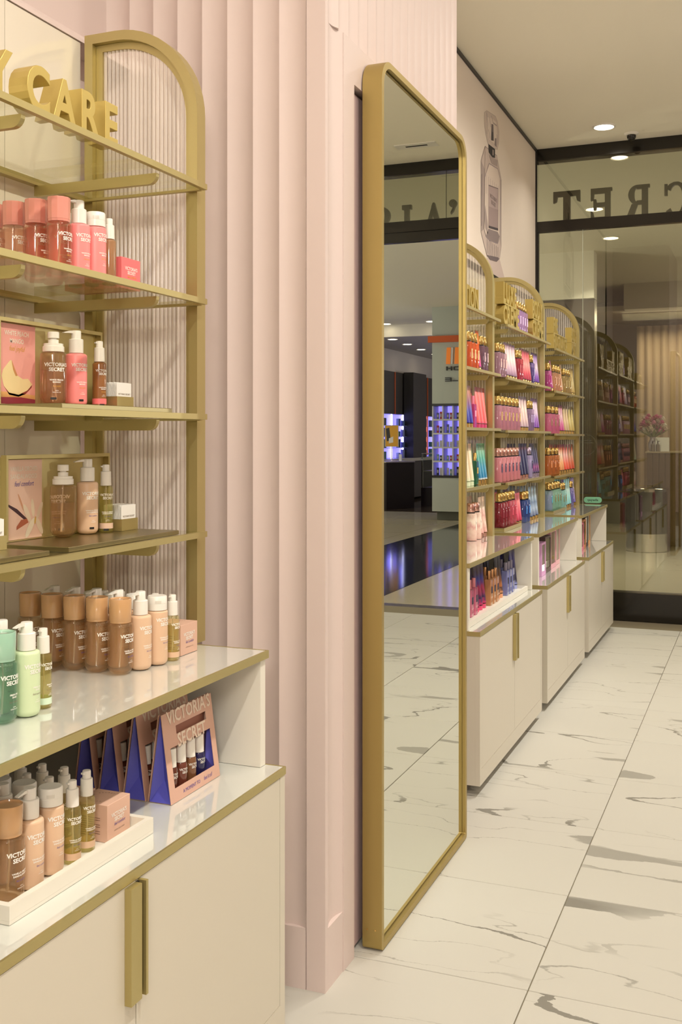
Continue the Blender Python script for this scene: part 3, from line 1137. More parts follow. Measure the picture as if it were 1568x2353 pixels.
def mist_parts(key, body_col, cap_col, liner, sub, script, ink2, tester=False, empty=0.0):
    def fn():
        r = 0.0265
        body = mesh_of(LT(rounded_body(r, 0.108, 0.018, 0.006, 0.013), seg=28), 'body', tint('mist_' + key, body_col, 0.13 if not tester else 0.08), True)
        tail = [('WITH', 'ESSENTIAL OIL')][0]
        text = text_mesh('print', vs_blocks(0.0100, 0.079, sub, 0.050, script, 0.0375, tail, 0.029), on_cyl(r + 0.0006), [INK, ink2])
        dip = mesh_of(tube(bmesh.new(), [(0.0, 0, 0.108), (0.002, 0.001, 0.07), (-0.008, 0.008, 0.012)], 0.0022, 8), 'dip_tube', tint('tube_clear', '#e9d8c0', 0.5), True)
        liq = mesh_of(LT([(0.008, 0.003), (0.018, 0.006), (0.0235, 0.018), (0.0237, 0.072 if tester else 0.101)], seg=24), 'liquid', tint('liq_' + key, body_col, 0.05, 0.1), True)
        parts = [('body', body, [('print', text)]), ('liquid', liq, []), ('dip_tube', dip, [])]
        if tester:
            cap = mesh_of(LT([(0.019, 0.1092), (0.0215, 0.1095), (0.0215, 0.120), (0.0195, 0.1215), (0.0195, 0.126), (0.0105, 0.1265), (0.0105, 0.134), (0.0065, 0.1345), (0.0065, 0.137), (0.0115, 0.1372), (0.0115, 0.149), (0.0105, 0.150)], seg=24), 'spray_pump', WHITE, True)
            parts.append(('spray_pump', cap, []))
            parts.append(('tester_label', mesh_of(label_patch(r + 0.0009, 0.012, 0.0045, 0.014, -0.25), 'tester_label', INKB), []))
        else:
            prof = [(0.0225, 0.1092), (0.0228, 0.114), (0.0232, 0.1145), (0.0240, 0.157), (0.0235, 0.1592), (0.0215, 0.1592), (0.0205, 0.1565), (0.001, 0.1565)]
            cap = mesh_of(LT(prof, seg=12 if key == 'peach' else 28), 'cap', tint('cap_' + key, cap_col, 0.72, 0.18), key != 'peach')
            lin = mesh_of(LT([(0.019, 0.1155), (0.0195, 0.142), (0.012, 0.1425), (0.012, 0.1545)], seg=24), 'pump_core', P('liner_' + key, liner, 0.35), True)
            parts += [('cap', cap, [('pump_core', lin)])]
        return parts
    return proto('mist' + key + str(tester), fn)


def label_patch(r, w, h, z, a0=0.0, n=6):
    bm = bmesh.new()
    vs = []
    for k in range(n + 1):
        a = a0 - w / r / 2 + w / r * k / n
        vs.append((bm.verts.new((r * math.cos(a), r * math.sin(a), z - h / 2)), bm.verts.new((r * math.cos(a), r * math.sin(a), z + h / 2))))
    for a, b in zip(vs, vs[1:]):
        bm.faces.new((a[0], b[0], b[1], a[1]))
    return bm


def pump_head(bm, z, r, L_, h):
    """round head with a long thin spout towards -Y"""
    lathe(bm, [(r, z), (r, z + h * 0.92), (r * 0.9, z + h)], seg=20)
    prism(bm, [(0.001, z + h * 0.62), (0.001, z + h * 0.98), (-L_ * 0.5, z + h * 0.94), (-L_, z + h * 0.70), (-L_, z + h * 0.62), (-L_ * 0.5, z + h * 0.66)], 'x', -r * 0.35, r * 0.35)


def lotion_parts(key, col, sub, script, ink2, tester=False, ink1=None):
    def fn():
        r = 0.0237
        body = mesh_of(LT(rounded_body(r, 0.117, 0.012, 0.006, 0.013), seg=28), 'body', P('lotion_' + key, col, 0.38), True)
        text = text_mesh('print', vs_blocks(0.0098, 0.088, sub, 0.052, script, 0.040, ('WITH', 'CASHMERE'), 0.030), on_cyl(r + 0.0006), [ink1 or INK, ink2])
        collar = mesh_of(LT([(0.0145, 0.1182), (0.0158, 0.1185), (0.0158, 0.148), (0.0145, 0.1495)], seg=24), 'collar', WHITE, True)
        bm = bmesh.new()
        pump_head(bm, 0.1497, 0.0108, 0.034, 0.0185)
        head = mesh_of(bm, 'pump_head', WHITE, True)
        parts = [('body', body, [('print', text)]), ('collar', collar, []), ('pump_head', head, [])]
        if tester:
            parts.append(('tester_label', mesh_of(label_patch(r + 0.0009, 0.011, 0.0045, 0.014, -0.15), 'tester_label', INKB), []))
        return parts
    return proto('lotion' + key + str(tester), fn)


def flip_parts(key, col, sub, script, ink2):
    def fn():
        r = 0.0232
        body = mesh_of(LT(rounded_body(r, 0.119, 0.012, 0.004, 0.018), seg=28), 'body', P('lotion_' + key, col, 0.38), True)
        text = text_mesh('print', vs_blocks(0.0100, 0.097, sub, 0.060, script, 0.048, ('WITH', 'CASHMERE'), 0.038), on_cyl(r + 0.0006), [INK, ink2])
        cap = mesh_of(LT([(0.0205, 0.1202), (0.0214, 0.1206), (0.0214, 0.1335), (0.0210, 0.134), (0.0214, 0.1345), (0.0214, 0.149), (0.0195, 0.1515), (0.014, 0.1510), (0.001, 0.1505)], seg=28), 'flip_cap', WHITE, True)
        tab = mesh_of(label_patch(0.0218, 0.014, 0.006, 0.139, -0.9), 'cap_notch', P('notch_shade', (0.70, 0.67, 0.60), 0.3))
        return [('body', body, [('print', text)]), ('flip_cap', cap, [('cap_notch', tab)])]
    return proto('flip' + key, fn)


def oil_parts(key, col, band, sub, script, ink2, tester=False, alpha=0.10):
    def fn():
        r = 0.0153
        body = mesh_of(LT(rounded_body(r, 0.100, 0.003, 0.005, 0.010), seg=24), 'body', tint('oil_' + key, col, alpha), True)
        text = text_mesh('print', vs_blocks(0.0072, 0.079, sub, 0.043, script, 0.0335, ('WITH', 'JOJOBA OIL'), 0.027, ss=0.46), on_cyl(r + 0.0006), [INK, ink2])
        bd = mesh_of(LT([(r + .0003, 0.008), (r + .0003, 0.020)], seg=24, cap=False), 'label_band', P('band_' + key, band, 0.45), True)
        liq = mesh_of(LT([(0.012, 0.004), (0.0135, 0.006), (0.0136, 0.080)], seg=20), 'liquid', tint('oilliq_' + key, col, 0.06), True)
        collar = mesh_of(LT([(0.0108, 0.1012), (0.0118, 0.1015), (0.0112, 0.1315), (0.0102, 0.1325)], seg=20), 'collar', WHITE, True)
        bm = bmesh.new()
        lathe(bm, [(0.0078, 0.1327), (0.0078, 0.145), (0.0072, 0.1468), (0.002, 0.1475)], seg=18)
        prism(bm, [(-0.006, 0.1405), (-0.006, 0.1445), (-0.0115, 0.1445), (-0.0115, 0.1415)], 'x', -0.003, 0.003)
        head = mesh_of(bm, 'pump_head', WHITE, True)
        dip = mesh_of(tube(bmesh.new(), [(0, 0, 0.1), (0.001, 0.001, 0.05), (-0.004, 0.003, 0.008)], 0.0016, 8), 'dip_tube', tint('tube_clear', '#e9d8c0', 0.5), True)
        parts = [('body', body, [('print', text)]), ('liquid', liq, []), ('label_band', bd, []), ('collar', collar, []), ('pump_head', head, []), ('dip_tube', dip, [])]
        if tester:
            parts.append(('tester_label', mesh_of(label_patch(r + 0.0012, 0.011, 0.0045, 0.006, -0.25), 'tester_label', INKB), []))
        return parts
    return proto('oil' + key + str(tester), fn)


def box_parts(key, col, ink2):
    def fn():
        w, d, h = 0.076, 0.074, 0.070
        body = mesh_of(B(-d, 0, -w / 2, w / 2, 0, h, bev=0.0006), 'carton', P('carton_' + key, col, 0.55))
        bl = [(text2d("VICTORIA'S", 0.0105, 0.02, xs=0.92), 0, 0.043, 0), (text2d('SECRET', 0.0105, 0.02, xs=0.92), 0.001, 0.0335, 0),
              (text2d('feel comfort', 0.0085, 0.0, shear=0.35, xs=0.85), 0.002, 0.0255, 1), (text2d('WHIPPED BODY SCRUB', 0.0032, 0.0), 0.001, 0.015, 2)]
        text = text_mesh('print', bl, on_x(0.0005), [INK, ink2, INKG])
        V = []
        for k, ch in enumerate("VICTORIA'S SECRET"):
            a = -2.0 + k * 0.25
            ca, sa = math.cos(a), math.sin(a)
            vs, fs = text2d(ch, 0.0072, 0.0)
            # small capitals running round a circle on the lid
            V.append(([(0.0225 * sa + u * ca + v * sa, 0.0225 * ca - u * sa + v * ca, 0) for u, v, _ in vs], fs))
        lid = text_mesh('lid_print', [(q, 0, 0, 0) for q in V], lambda u, v, w_: (-d / 2 - v, u, h + 0.0004), [P('lid_ink_' + key, '#8a6250', 0.6)])
        side = bmesh.new()
        for k in range(9):
            y = -w / 2 - 0.0004
            z = 0.010 + k * 0.0042
            sheet(side, [(-d * 0.88, z), (-d * (0.22 if k % 3 else 0.4), z), (-d * (0.22 if k % 3 else 0.4), z + 0.0012), (-d * 0.88, z + 0.0012)], 'y', y)
        sd = mesh_of(side, 'side_print', P('lid_ink_' + key, '#8a6250', 0.6))
        return [('carton', body, [('print', text), ('lid_print', lid), ('side_print', sd)])]
    return proto('box' + key, fn)


VAN = (['VANILLA ORCHID', 'SANDALWOOD'], 'feel comfort', INKP)
PEA = (['WHITE PEACH', 'MANGO'], 'feel joyful', INKY)
FIG = (['FRESH FIG', 'SAGE'], 'feel renewed', INKG)
ORD = ['front', 'second', 'third', 'fourth', 'fifth', 'sixth']

mv = mist_parts('vanilla', '#d2ac7e', '#e2b27e', '#f2d2a2', *VAN)
mp = mist_parts('peach', '#d68e6a', '#f6a595', '#f8b4a4', *PEA)
mf = mist_parts('fig', '#86b8a0', '#b2dfc6', '#c4ead2', *FIG)
lv = lotion_parts('vanilla', '#debb9b', *VAN)
lp = lotion_parts('peach', '#f78f8d', *PEA)
lf = lotion_parts('fig', '#cfe0b6', *FIG)
fv = flip_parts('vanilla', '#debb9b', *VAN)
fp_ = flip_parts('peach', '#f78f8d', *PEA)
ov = oil_parts('vanilla', '#e8dc84', '#debb9b', *VAN)
op = oil_parts('peach', '#b98a60', '#f78f8d', *PEA, alpha=0.6)
of_ = oil_parts('fig', '#e4d87c', '#d5ead0', *FIG)
bv = box_parts('vanilla', '#dab29c', INKP)
bp_ = box_parts('peach', '#f5787a', INKY)


def column(kind, parts, name, cat, desc, x0, dx, n, y, z, where, group, rotz=0.0):
    for k in range(n):
        place(kind, parts, name, '%s, %s %s' % (desc, ('frontmost' if k == 0 else ORD[k] + ' from front') if n > 1 else 'single', where), cat, (x0 - dx * k, y, z), rotz, group)


# upper counter of the near bay
z = ZUP + 0.0008
column('m', mv, 'mist_bottle', 'bottle', 'brown mist bottle with amber cap', -1.262, 0.0585, 5, 1.884, z, 'on the near white top', 'brown mist bottles on the near top')
column('l', lv, 'lotion_bottle', 'bottle', 'beige lotion bottle with white pump', -1.247, 0.056, 5, 1.938, z, 'on the near white top', 'beige pump lotions on the near top')
column('f', fv, 'lotion_bottle', 'bottle', 'beige lotion bottle with white flip cap', -1.240, 0.056, 4, 1.994, z, 'on the near white top', 'beige flip cap lotions on the near top')
column('o', ov, 'oil_bottle', 'bottle', 'slim yellow oil bottle with white pump', -1.231, 0.045, 5, 2.044, z, 'on the near white top', 'yellow oils on the near top')
column('b', bv, 'scrub_carton', 'carton', 'square pink scrub carton', -1.233, 0.080, 2, 2.121, z, 'on the near white top', 'pink cartons on the near top')
column('m', mf, 'mist_bottle', 'bottle', 'mint green mist bottle with pale green cap', -1.237, 0.0585, 3, 1.482, z, 'at the left picture edge', 'mint mists on the near top')
column('l', lf, 'lotion_bottle', 'bottle', 'pale green lotion bottle with white pump', -1.228, 0.056, 3, 1.537, z, 'on the near white top', 'pale green lotions on the near top')
column('o', of_, 'oil_bottle', 'bottle', 'slim oil bottle with pale green band', -1.236, 0.045, 2, 1.594, z, 'beside the pale green lotion', 'green band oils on the near top')

# second glass shelf of the near bay: coral range
z = SH['N'][1] + 0.0008
column('m', mp, 'mist_bottle', 'bottle', 'amber red mist bottle with faceted coral cap', -1.352, 0.0575, 4, 1.794, z, 'on the second near shelf', 'coral capped mists')
column('l', lp, 'lotion_bottle', 'bottle', 'coral pink lotion bottle with white pump', -1.352, 0.056, 3, 1.863, z, 'on the second near shelf', 'coral pump lotions', rotz=R(-8))
column('f', fp_, 'lotion_bottle', 'bottle', 'coral pink lotion bottle with white flip cap', -1.345, 0.056, 3, 1.9125, z, 'on the second near shelf', 'coral flip cap lotions')
column('o', op, 'oil_bottle', 'bottle', 'slim brown shimmer oil bottle with white pump', -1.340, 0.045, 3, 1.957, z, 'on the second near shelf', 'brown oils on the second shelf', rotz=R(-170))
column('b', bp_, 'scrub_carton', 'carton', 'square coral pink scrub carton', -1.333, 0.080, 2, 2.033, z, 'on the second near shelf', 'coral cartons')


# tester displays on the third and lowest near shelves
def tester_display(z, y0, y1, key, sub, script, ink2, label, bg, body_col):
    t = root('tester_display', label, 'display stand', (-1.45, (y0 + y1) / 2, z), 0, 'gold tester displays')
    ym = (y0 + y1) / 2
    x0, x1 = -1.462, -1.268
    b0, b1 = y0 + 0.026, y1 - 0.026
    bm = bmesh.new()
    box(bm, x0 + 1.45, x1 + 1.45, y0 - ym, y1 - ym, 0.0, 0.010, bev=0.001)
    obj('base_tray', bm, P('tray_mirror_gold', (0.30, 0.25, 0.12), 0.3, 0.9), t)
    bm = bmesh.new()
    H_ = 0.186
    box(bm, x0 + 1.45, x0 + .006 + 1.45, b0 - ym, b1 - ym, 0.0105, H_)
    obj('back_board', bm, GOLD, t)
    ring = ring_prism(bmesh.new(), [(b0 - ym, 0.0105), (b1 - ym, 0.0105), (b1 - ym, H_ + .004), (b0 - ym, H_ + .004)],
                      [(b0 + .006 - ym, 0.012), (b1 - .006 - ym, 0.012), (b1 - .006 - ym, H_ - .004), (b0 + .006 - ym, H_ - .004)], 'x', x0 + .0062 + 1.45, x0 + .020 + 1.45)
    obj('board_frame', ring, GOLD, t)
    # printed card
    px = x0 + 0.0085 + 1.45
    pw = 0.120
    py0 = b0 + 0.0075 - ym
    c = obj('poster_card', B(px, px + 0.0012, py0, py0 + pw, 0.0125, H_ - 0.006), bg, t)
    xx = px + 0.0016
    yc = py0 + pw / 2
    txt = [(text2d(sub[0], 0.0138, 0.016, xs=0.86 if len(sub[0]) < 12 else 0.78), yc, H_ - 0.030, 0), (text2d(sub[1], 0.0138, 0.016, xs=0.86), yc, H_ - 0.046, 0), (text2d(script, 0.0155, 0.0, shear=0.35, xs=0.8), yc, H_ - 0.062, 1)]
    put('card_print', text_mesh('card_print', txt, on_x(xx), [P('card_ink', (0.88, 0.80, 0.70), 0.6), ink2]), c)

    def art(pts, col, k):
        bm = bmesh.new()
        sheet(bm, [(py0 + u * pw, 0.0125 + v * (H_ - 0.0185)) for u, v in pts], 'x', px + 0.0013 + 0.0002 * k)
        obj('card_art', bm, P('art_' + col.strip('#'), col, 0.6), c)

    def ell(u, v, a, b, rot, n=20):
        return [(u + a * math.cos(q) * math.cos(rot) - b * math.sin(q) * math.sin(rot), v + a * math.cos(q) * math.sin(rot) + b * math.sin(q) * math.cos(rot)) for q in [2 * PI * k / n for k in range(n)]]
    if key == 'peach':
        art([(0, 0), (1, 0), (1, 0.07), (0.6, 0.09), (0, 0.08)], '#a83c52', 0)
        art([(0, 0.08), (0.6, 0.09), (1, 0.07), (1, 0.12), (0.5, 0.15), (0, 0.15)], '#f0b878', 0)
        art([(.36, .55), (.30, .53), (.14, .42), (.10, .34), (.16, .22), (.30, .14), (.55, .12), (.78, .18), (.92, .26), (.80, .33), (.66, .32), (.52, .36), (.44, .45)], '#ecd6a4', 1)
        art([(.36, .55), (.44, .45), (.52, .36), (.47, .35), (.40, .43)], '#c98f5c', 2)
        art([(.16, .22), (.30, .14), (.55, .12), (.78, .18), (.92, .26), (.90, .22), (.74, .135), (.55, .095), (.30, .115)], '#8e3b32', 0)
    else:
        art([(0, .44), (.06, .43), (.3, .33), (.55, .22), (.62, .20), (.58, .25), (.32, .38), (.05, .46)], '#4a2f38', 1)
        art([(.30, .12), (.62, .20), (.58, .25), (.42, .24), (.30, .16)], '#b5654a', 2)
        art(ell(.74, .38, .12, .045, 1.75), '#f2e2cc', 2)
        art(ell(.58, .32, .15, .05, 2.3), '#efdfca', 3)
        art(ell(.93, .34, .13, .045, 0.9), '#ead7c2', 2)
        art(ell(.66, .13, .17, .055, -2.4), '#f4e8d4', 4)
        art(ell(.92, .14, .14, .05, -0.8), '#eedcc6', 4)
        art(ell(.80, .22, .05, .022, 1.3), '#d9b25e', 5)
        art(ell(.42, .46, .14, .02, 2.2), '#d8a283', 1)
    return t


tpe = P('card_peach', '#eda7a0', 0.6)
tva = P('card_vanilla', '#f0cdbd', 0.6)
mpt = mist_parts('peacht', '#e0a682', '', '', *PEA, tester=True)
mvt = mist_parts('vanillat', '#dcb282', '', '', *VAN, tester=True)
lpt = lotion_parts('peach', '#f78f8d', *PEA, tester=True)
lvt = lotion_parts('vanilla', '#debb9b', *VAN, tester=True)
opt_ = oil_parts('peachtester', '#a8703f', '#f5787a', *PEA, tester=True, alpha=0.7)
ovt = oil_parts('vanillatester', '#e0d97c', '#dfc0a8', *VAN, tester=True)


def holder(x, y, z, label):
    t = root('card_holder', label, 'card holder', (x, y, z), 0, 'gold card holders')
    bm = bmesh.new()
    w, d, h, k = 0.067, 0.056, 0.027, 0.0015
    box(bm, -d, 0, -w / 2, w / 2, 0, 0.0015)
    for a in ((-d, -d + k, -w / 2, w / 2), (-k, 0, -w / 2, w / 2), (-d + k, -k, -w / 2, -w / 2 + k), (-d + k, -k, w / 2 - k, w / 2)):
        box(bm, a[0], a[1], a[2], a[3], 0.0016, h)
    obj('tray', bm, GOLD, t)
    c = root('blotter_cards', 'stack of white blotter cards in the ' + label.replace('gold card holder ', 'gold holder '), 'cards', (x - 0.0018, y, z + 0.0018), 0, 'stacks of white blotter cards')
    for q in range(13):
        obj('card', B(-0.0020 - q * 0.0039 - 0.0016, -0.0020 - q * 0.0039, -w / 2 + .004, w / 2 - .004, 0, 0.057 + 0.0006 * (q % 3)), WHITEM, c)
    put('card_print', text_mesh('card_print', [(text2d("VICTORIA'S SECRET", 0.0055, 0.01), 0, 0.029, 0)], on_x(-0.0016), [INKG]), c)


zc = SH['N'][2] + 0.0008
tester_display(zc, 1.692, 2.104, 'peach', *PEA, 'gold tester display with the pink peach card', tpe, '#d58a63')
zt = zc + 0.0104
g = 'testers on the peach display'
place('', mpt, 'tester_mist_bottle', 'clear orange tester mist with white sprayer beside the peach card', 'bottle', (-1.405, 1.846, zt), R(-38), g, 1.05)
place('', lpt, 'tester_lotion_bottle', 'coral tester lotion with white pump in front of the gold board', 'bottle', (-1.408, 1.930, zt), R(-18), g, 1.0)
place('', opt_, 'tester_oil_bottle', 'brown tester body oil with white pump on the peach display', 'bottle', (-1.400, 2.006, zt), R(-18), g, 1.03)
holder(-1.370, 2.066, zt, 'gold card holder on the peach display')
zd = SH['N'][3] + 0.0008
tester_display(zd, 1.715, 2.135, 'vanilla', *VAN, 'gold tester display with the vanilla flower card', tva, '#cf9a63')
zt = zd + 0.0104
g = 'testers on the vanilla display'
place('', mvt, 'tester_mist_bottle', 'clear amber tester mist with white sprayer beside the vanilla flower card', 'bottle', (-1.410, 1.886, zt), R(150), g, 1.05)
place('', lvt, 'tester_lotion_bottle', 'beige tester lotion with white pump on the vanilla display', 'bottle', (-1.411, 1.976, zt), R(-22), g, 1.0)
place('', ovt, 'tester_oil_bottle', 'yellow tester body oil with white pump on the vanilla display', 'bottle', (-1.399, 2.030, zt), R(-38), g, 1.05)
holder(-1.375, 2.092, zt, 'gold card holder on the vanilla display')
t = root('display_tray', 'low gold mirrored tray at the left end of the lowest near shelf', 'tray', (-1.40, 1.62, zd), 0)
obj('tray_plate', B(-0.062, 0.132, -0.25, 0.035, 0, 0.010, bev=0.001), P('tray_mirror_gold', (0.30, 0.25, 0.12), 0.3, 0.9), t)
holder(-1.357, 1.606, zd + 0.0104, 'gold card holder at the left picture edge')

# letters on the top shelf
for ch, y, lab in (('Y', 1.515, 'gold block letter Y at the left edge of the top near shelf'), ('C', 1.625, 'gold block letter C on the top near shelf'), ('A', 1.705, 'gold block letter A on the top near shelf'), ('R', 1.786, 'gold block letter R on the top near shelf'), ('E', 1.862, 'gold block letter E on the top near shelf')):
    vs, fs = text2d(ch, 0.118, 0.022, xs=0.84, extrude=0.021, bevel=0.0012, res=5)
    zmin = min(v for u, v, w in vs)
    me = text_mesh('shelf_letter', [((vs, fs), 0, 0, 0)], lambda u, v, w: (w, u, v - zmin), [LGOLD])
    tag(put('shelf_letter', me, None, (-1.292, y, SH['N'][0] + 0.0006)), lab, 'letter', 'gold letters on the top near shelf')

# lower top of the near bay: white tray, its bottles and the gift boxes
t = root('wooden_tray', 'open cream tray holding bottles on the lower near top', 'tray', (-1.30, 1.545, ZLO + 0.0008))
bm = bmesh.new()
tx0, tx1, ty0, ty1 = -0.24, 0.200, -0.210, 0.210
box(bm, tx0, tx1, ty0, ty1, 0, 0.006)
obj('tray_floor', bm, CREAMW, t)
obj('tray_rim', ring_prism(bmesh.new(), [(tx0, ty0), (tx1, ty0), (tx1, ty1), (tx0, ty1)], [(tx0 + .012, ty0 + .012), (tx1 - .012, ty0 + .012), (tx1 - .012, ty1 - .012), (tx0 + .012, ty1 - .012)], 'z', 0.0062, 0.030), CREAMW, t)
z = ZLO + 0.0008 + 0.0066
column('m', mv, 'mist_bottle', 'bottle', 'brown mist bottle with amber cap', -1.152, 0.0585, 4, 1.395, z, 'in the cream tray', 'brown mists in the cream tray')
column('l', lv, 'lotion_bottle', 'bottle', 'beige lotion bottle with white pump', -1.154, 0.056, 4, 1.452, z, 'in the cream tray', 'beige pump lotions in the cream tray')
column('f', fv, 'lotion_bottle', 'bottle', 'beige lotion bottle with white flip cap', -1.158, 0.056, 4, 1.513, z, 'in the cream tray', 'beige flip cap lotions in the cream tray')
column('o', ov, 'oil_bottle', 'bottle', 'slim yellow body oil in the left oil row', -1.150, 0.050, 5, 1.565, z, 'in the cream tray', 'yellow oils in the cream tray, left row', rotz=R(-20))
column('o', ov, 'oil_bottle', 'bottle', 'slim yellow body oil in the right oil row', -1.160, 0.050, 5, 1.622, z, 'in the cream tray', 'yellow oils in the cream tray, right row', rotz=R(-10))
column('b', bv, 'scrub_carton', 'carton', 'square pink scrub carton', -1.142, 0.080, 2, 1.700, z, 'in the cream tray', 'pink cartons in the cream tray')


# A-shaped gift cartons
def gift_parts():
    W_, D, H_ = 0.213, 0.056, 0.185

    def front(u, v):      # on the sloping face; v runs up the slope 0..1
        return (0.0 - (D / 2 - 0.003) * v, u, v * H_)
    face = bmesh.new()
    # face with handle slot and window, as strips
    def strip(u0, u1, v0, v1):
        th = 0.0012
        a = [front(u0, v0), front(u1, v0), front(u1, v1), front(u0, v1)]
        A = [face.verts.new(p) for p in a]
        Bv = [face.verts.new((p[0] - th, p[1], p[2])) for p in a]
        face.faces.new(A)
        face.faces.new(Bv)
        for i in range(4):
            face.faces.new((A[i], A[(i + 1) % 4], Bv[(i + 1) % 4], Bv[i]))
    h = W_ / 2
    wu0, wu1, wv0, wv1 = -h + .022, h - .020, .15, .60
    su0, su1, sv0, sv1 = -h + .052, h - .032, .725, .82
    strip(-h, h, 0, wv0)
    strip(-h, wu0, wv0, wv1)
    strip(wu1, h, wv0, wv1)
    strip(-h, h, wv1, sv0)
    strip(-h, su0, sv0, sv1)
    strip(su1, h, sv0, sv1)
    strip(-h, h, sv1, 1.0)
    SK = P('gift_pink', '#d6ab97', 0.55)
    fm = mesh_of(face, 'front_face', SK)
    back = bmesh.new()
    prism(back, [(-D, 0.0), (-D / 2 - .003, H_), (-D / 2 - .0042, H_), (-D - .0012, 0.0)], 'y', -h, h)
    bk = mesh_of(back, 'back_face', SK)
    gus = []
    for sgn in (-1, 1):
        side = bmesh.new()
        y = sgn * (h - 0.002)
        yi = sgn * (h - 0.020)
        a = side.verts.new((-0.002, y, 0.001))
        b = side.verts.new((-D + .002, y, 0.001))
        c = side.verts.new((-D / 2, y, H_ * 0.99))
        e = side.verts.new((-D / 2, yi, 0.045))
        side.faces.new((a, e, c))
        side.faces.new((b, c, e))
        side.faces.new((a, b, e))
        gus.append(('gusset', mesh_of(side, 'gusset', P('gift_blue', '#5858be', 0.42)), []))
    base = mesh_of(B(-D + .003, -.003, -h + .003, h - .003, 0.0, 0.0015), 'base', SK)
    lett = text_mesh('print', [(text2d("VICTORIA'S", 0.0385, 0.02, xs=0.93), 0.006, 0.865 * H_, 0), (text2d('SECRET', 0.0385, 0.02, xs=0.93), 0.006, 0.58 * H_, 0),
                               (text2d('A MOMENT TO', 0.0105, 0.0), -0.018, 0.055 * H_, 1), (text2d('feel it all', 0.0125, 0.0, shear=0.35, xs=0.85), 0.052, 0.055 * H_, 1)],
                     lambda u, v, w: (0.0007 - (D / 2 - 0.003) * v / H_, u, v), [P('gift_print', '#ecd9c6', 0.6), INKP])
    inner = mesh_of(B(-D / 2 - .004, -D / 2 - .002, -h + .02, h - .02, 0.002, H_ * 0.8), 'divider', P('gift_inner', '#a8735f', 0.6))
    kids = []
    for k, (u, c) in enumerate(((-0.066, '#5d2f22'), (-0.026, '#6b382a'), (0.014, '#7a5236'), (0.052, '#25244f'))):
        bm = LT([(0.0125, 0.003), (0.0135, 0.005), (0.0135, 0.062), (0.012, 0.066), (0.009, 0.0665)], seg=16, cx=-0.0245, cy=u)
        body = mesh_of(bm, 'mini_bottle', P('mini_' + c.strip('#'), c, 0.12, coat=0.5), True)
        cap = mesh_of(LT([(0.0115, 0.067), (0.0108, 0.105), (0.010, 0.106)], seg=16, cx=-0.0245, cy=u), 'mini_cap', WHITE, True)
        tx = text_mesh('mini_print', [(text2d("VICTORIA'S", 0.0068, 0.02), 0, 0.050, 0), (text2d('SECRET', 0.0068, 0.02), 0.0005, 0.0435, 0), (text2d('VANILLA', 0.003, 0.02), 0, 0.022, 0)],
                       (lambda uu: (lambda a, b, w: (0.0140 * math.cos(a / 0.014) - 0.0245, uu + 0.0140 * math.sin(a / 0.014), b)))(u), [INK])
        kids.append(('mini_bottle', body, [('mini_cap', cap), ('mini_print', tx)]))
    return [('front_face', fm, [('print', lett)]), ('back_face', bk, []), ('base', base, []), ('divider', inner, [])] + gus + kids


gp = gift_parts()
for k in range(4):
    place('', gp, 'gift_carton', 'blue and pink gift carton with a cut-out handle, %s' % ('frontmost of four', 'second from the front', 'third from the front', 'rearmost of four')[k], 'carton', (-1.146 - 0.0625 * k, 2.004, ZLO + 0.001), 0, 'gift cartons on the near lower top')

# ================================================================ FAR GOODS
GCAP = P('gold_cap', (0.70, 0.48, 0.17), 0.22, 1.0)
RCAP = P('rose_cap', (0.70, 0.40, 0.34), 0.22, 1.0)
LCAP = P('lilac_cap', (0.62, 0.52, 0.72), 0.25, 1.0)
RING = P('black_ring', '#141212', 0.3)


def fmist(key, col, lab, cap=None, alpha=0.45, spray=False):
    def fn():
        r = 0.029
        body = mesh_of(LT([(0.020, 0.0), (r - .001, 0.001), (r, 0.004), (r, 0.128), (r - .003, 0.132), (0.014, 0.1335)], seg=20), 'body', tint('fm_' + key, col, alpha * 0.6), True)
        liq = mesh_of(LT([(0.018, 0.006), (r - .004, 0.008), (r - .004, 0.105)], seg=16), 'liquid', tint('fl_' + key, col, 0.25, 0.1), True)
        ring = mesh_of(LT([(0.0205, 0.1337), (0.0205, 0.138)], seg=18), 'collar_ring', RING)
        cp = mesh_of(LT([(0.0185, 0.1382), (0.0190, 0.139), (0.0190, 0.180), (0.0180, 0.1815), (0.001, 0.1816)], seg=18), 'cap', cap or GCAP, True)
        lb = mesh_of(label_patch(r + 0.0006, 0.030, 0.046, 0.075, 0.10), 'front_label', P('fmlab_' + lab.strip('#'), lab, 0.45))
        tx = text_mesh('print', [(text2d("VICTORIA'S\nSECRET", 0.0048, 0.01), 0.003, 0.086, 0)], on_cyl(r + 0.0011), [P('label_ink', '#6a5a4a', 0.5) if sum(L(lab)[:3]) > 1 else INK])
        return [('body', body, [('front_label', lb)]), ('liquid', liq, []), ('collar_ring', ring, []), ('cap', cp, []), ('print', tx, [])]
    return proto('fm' + key, fn)


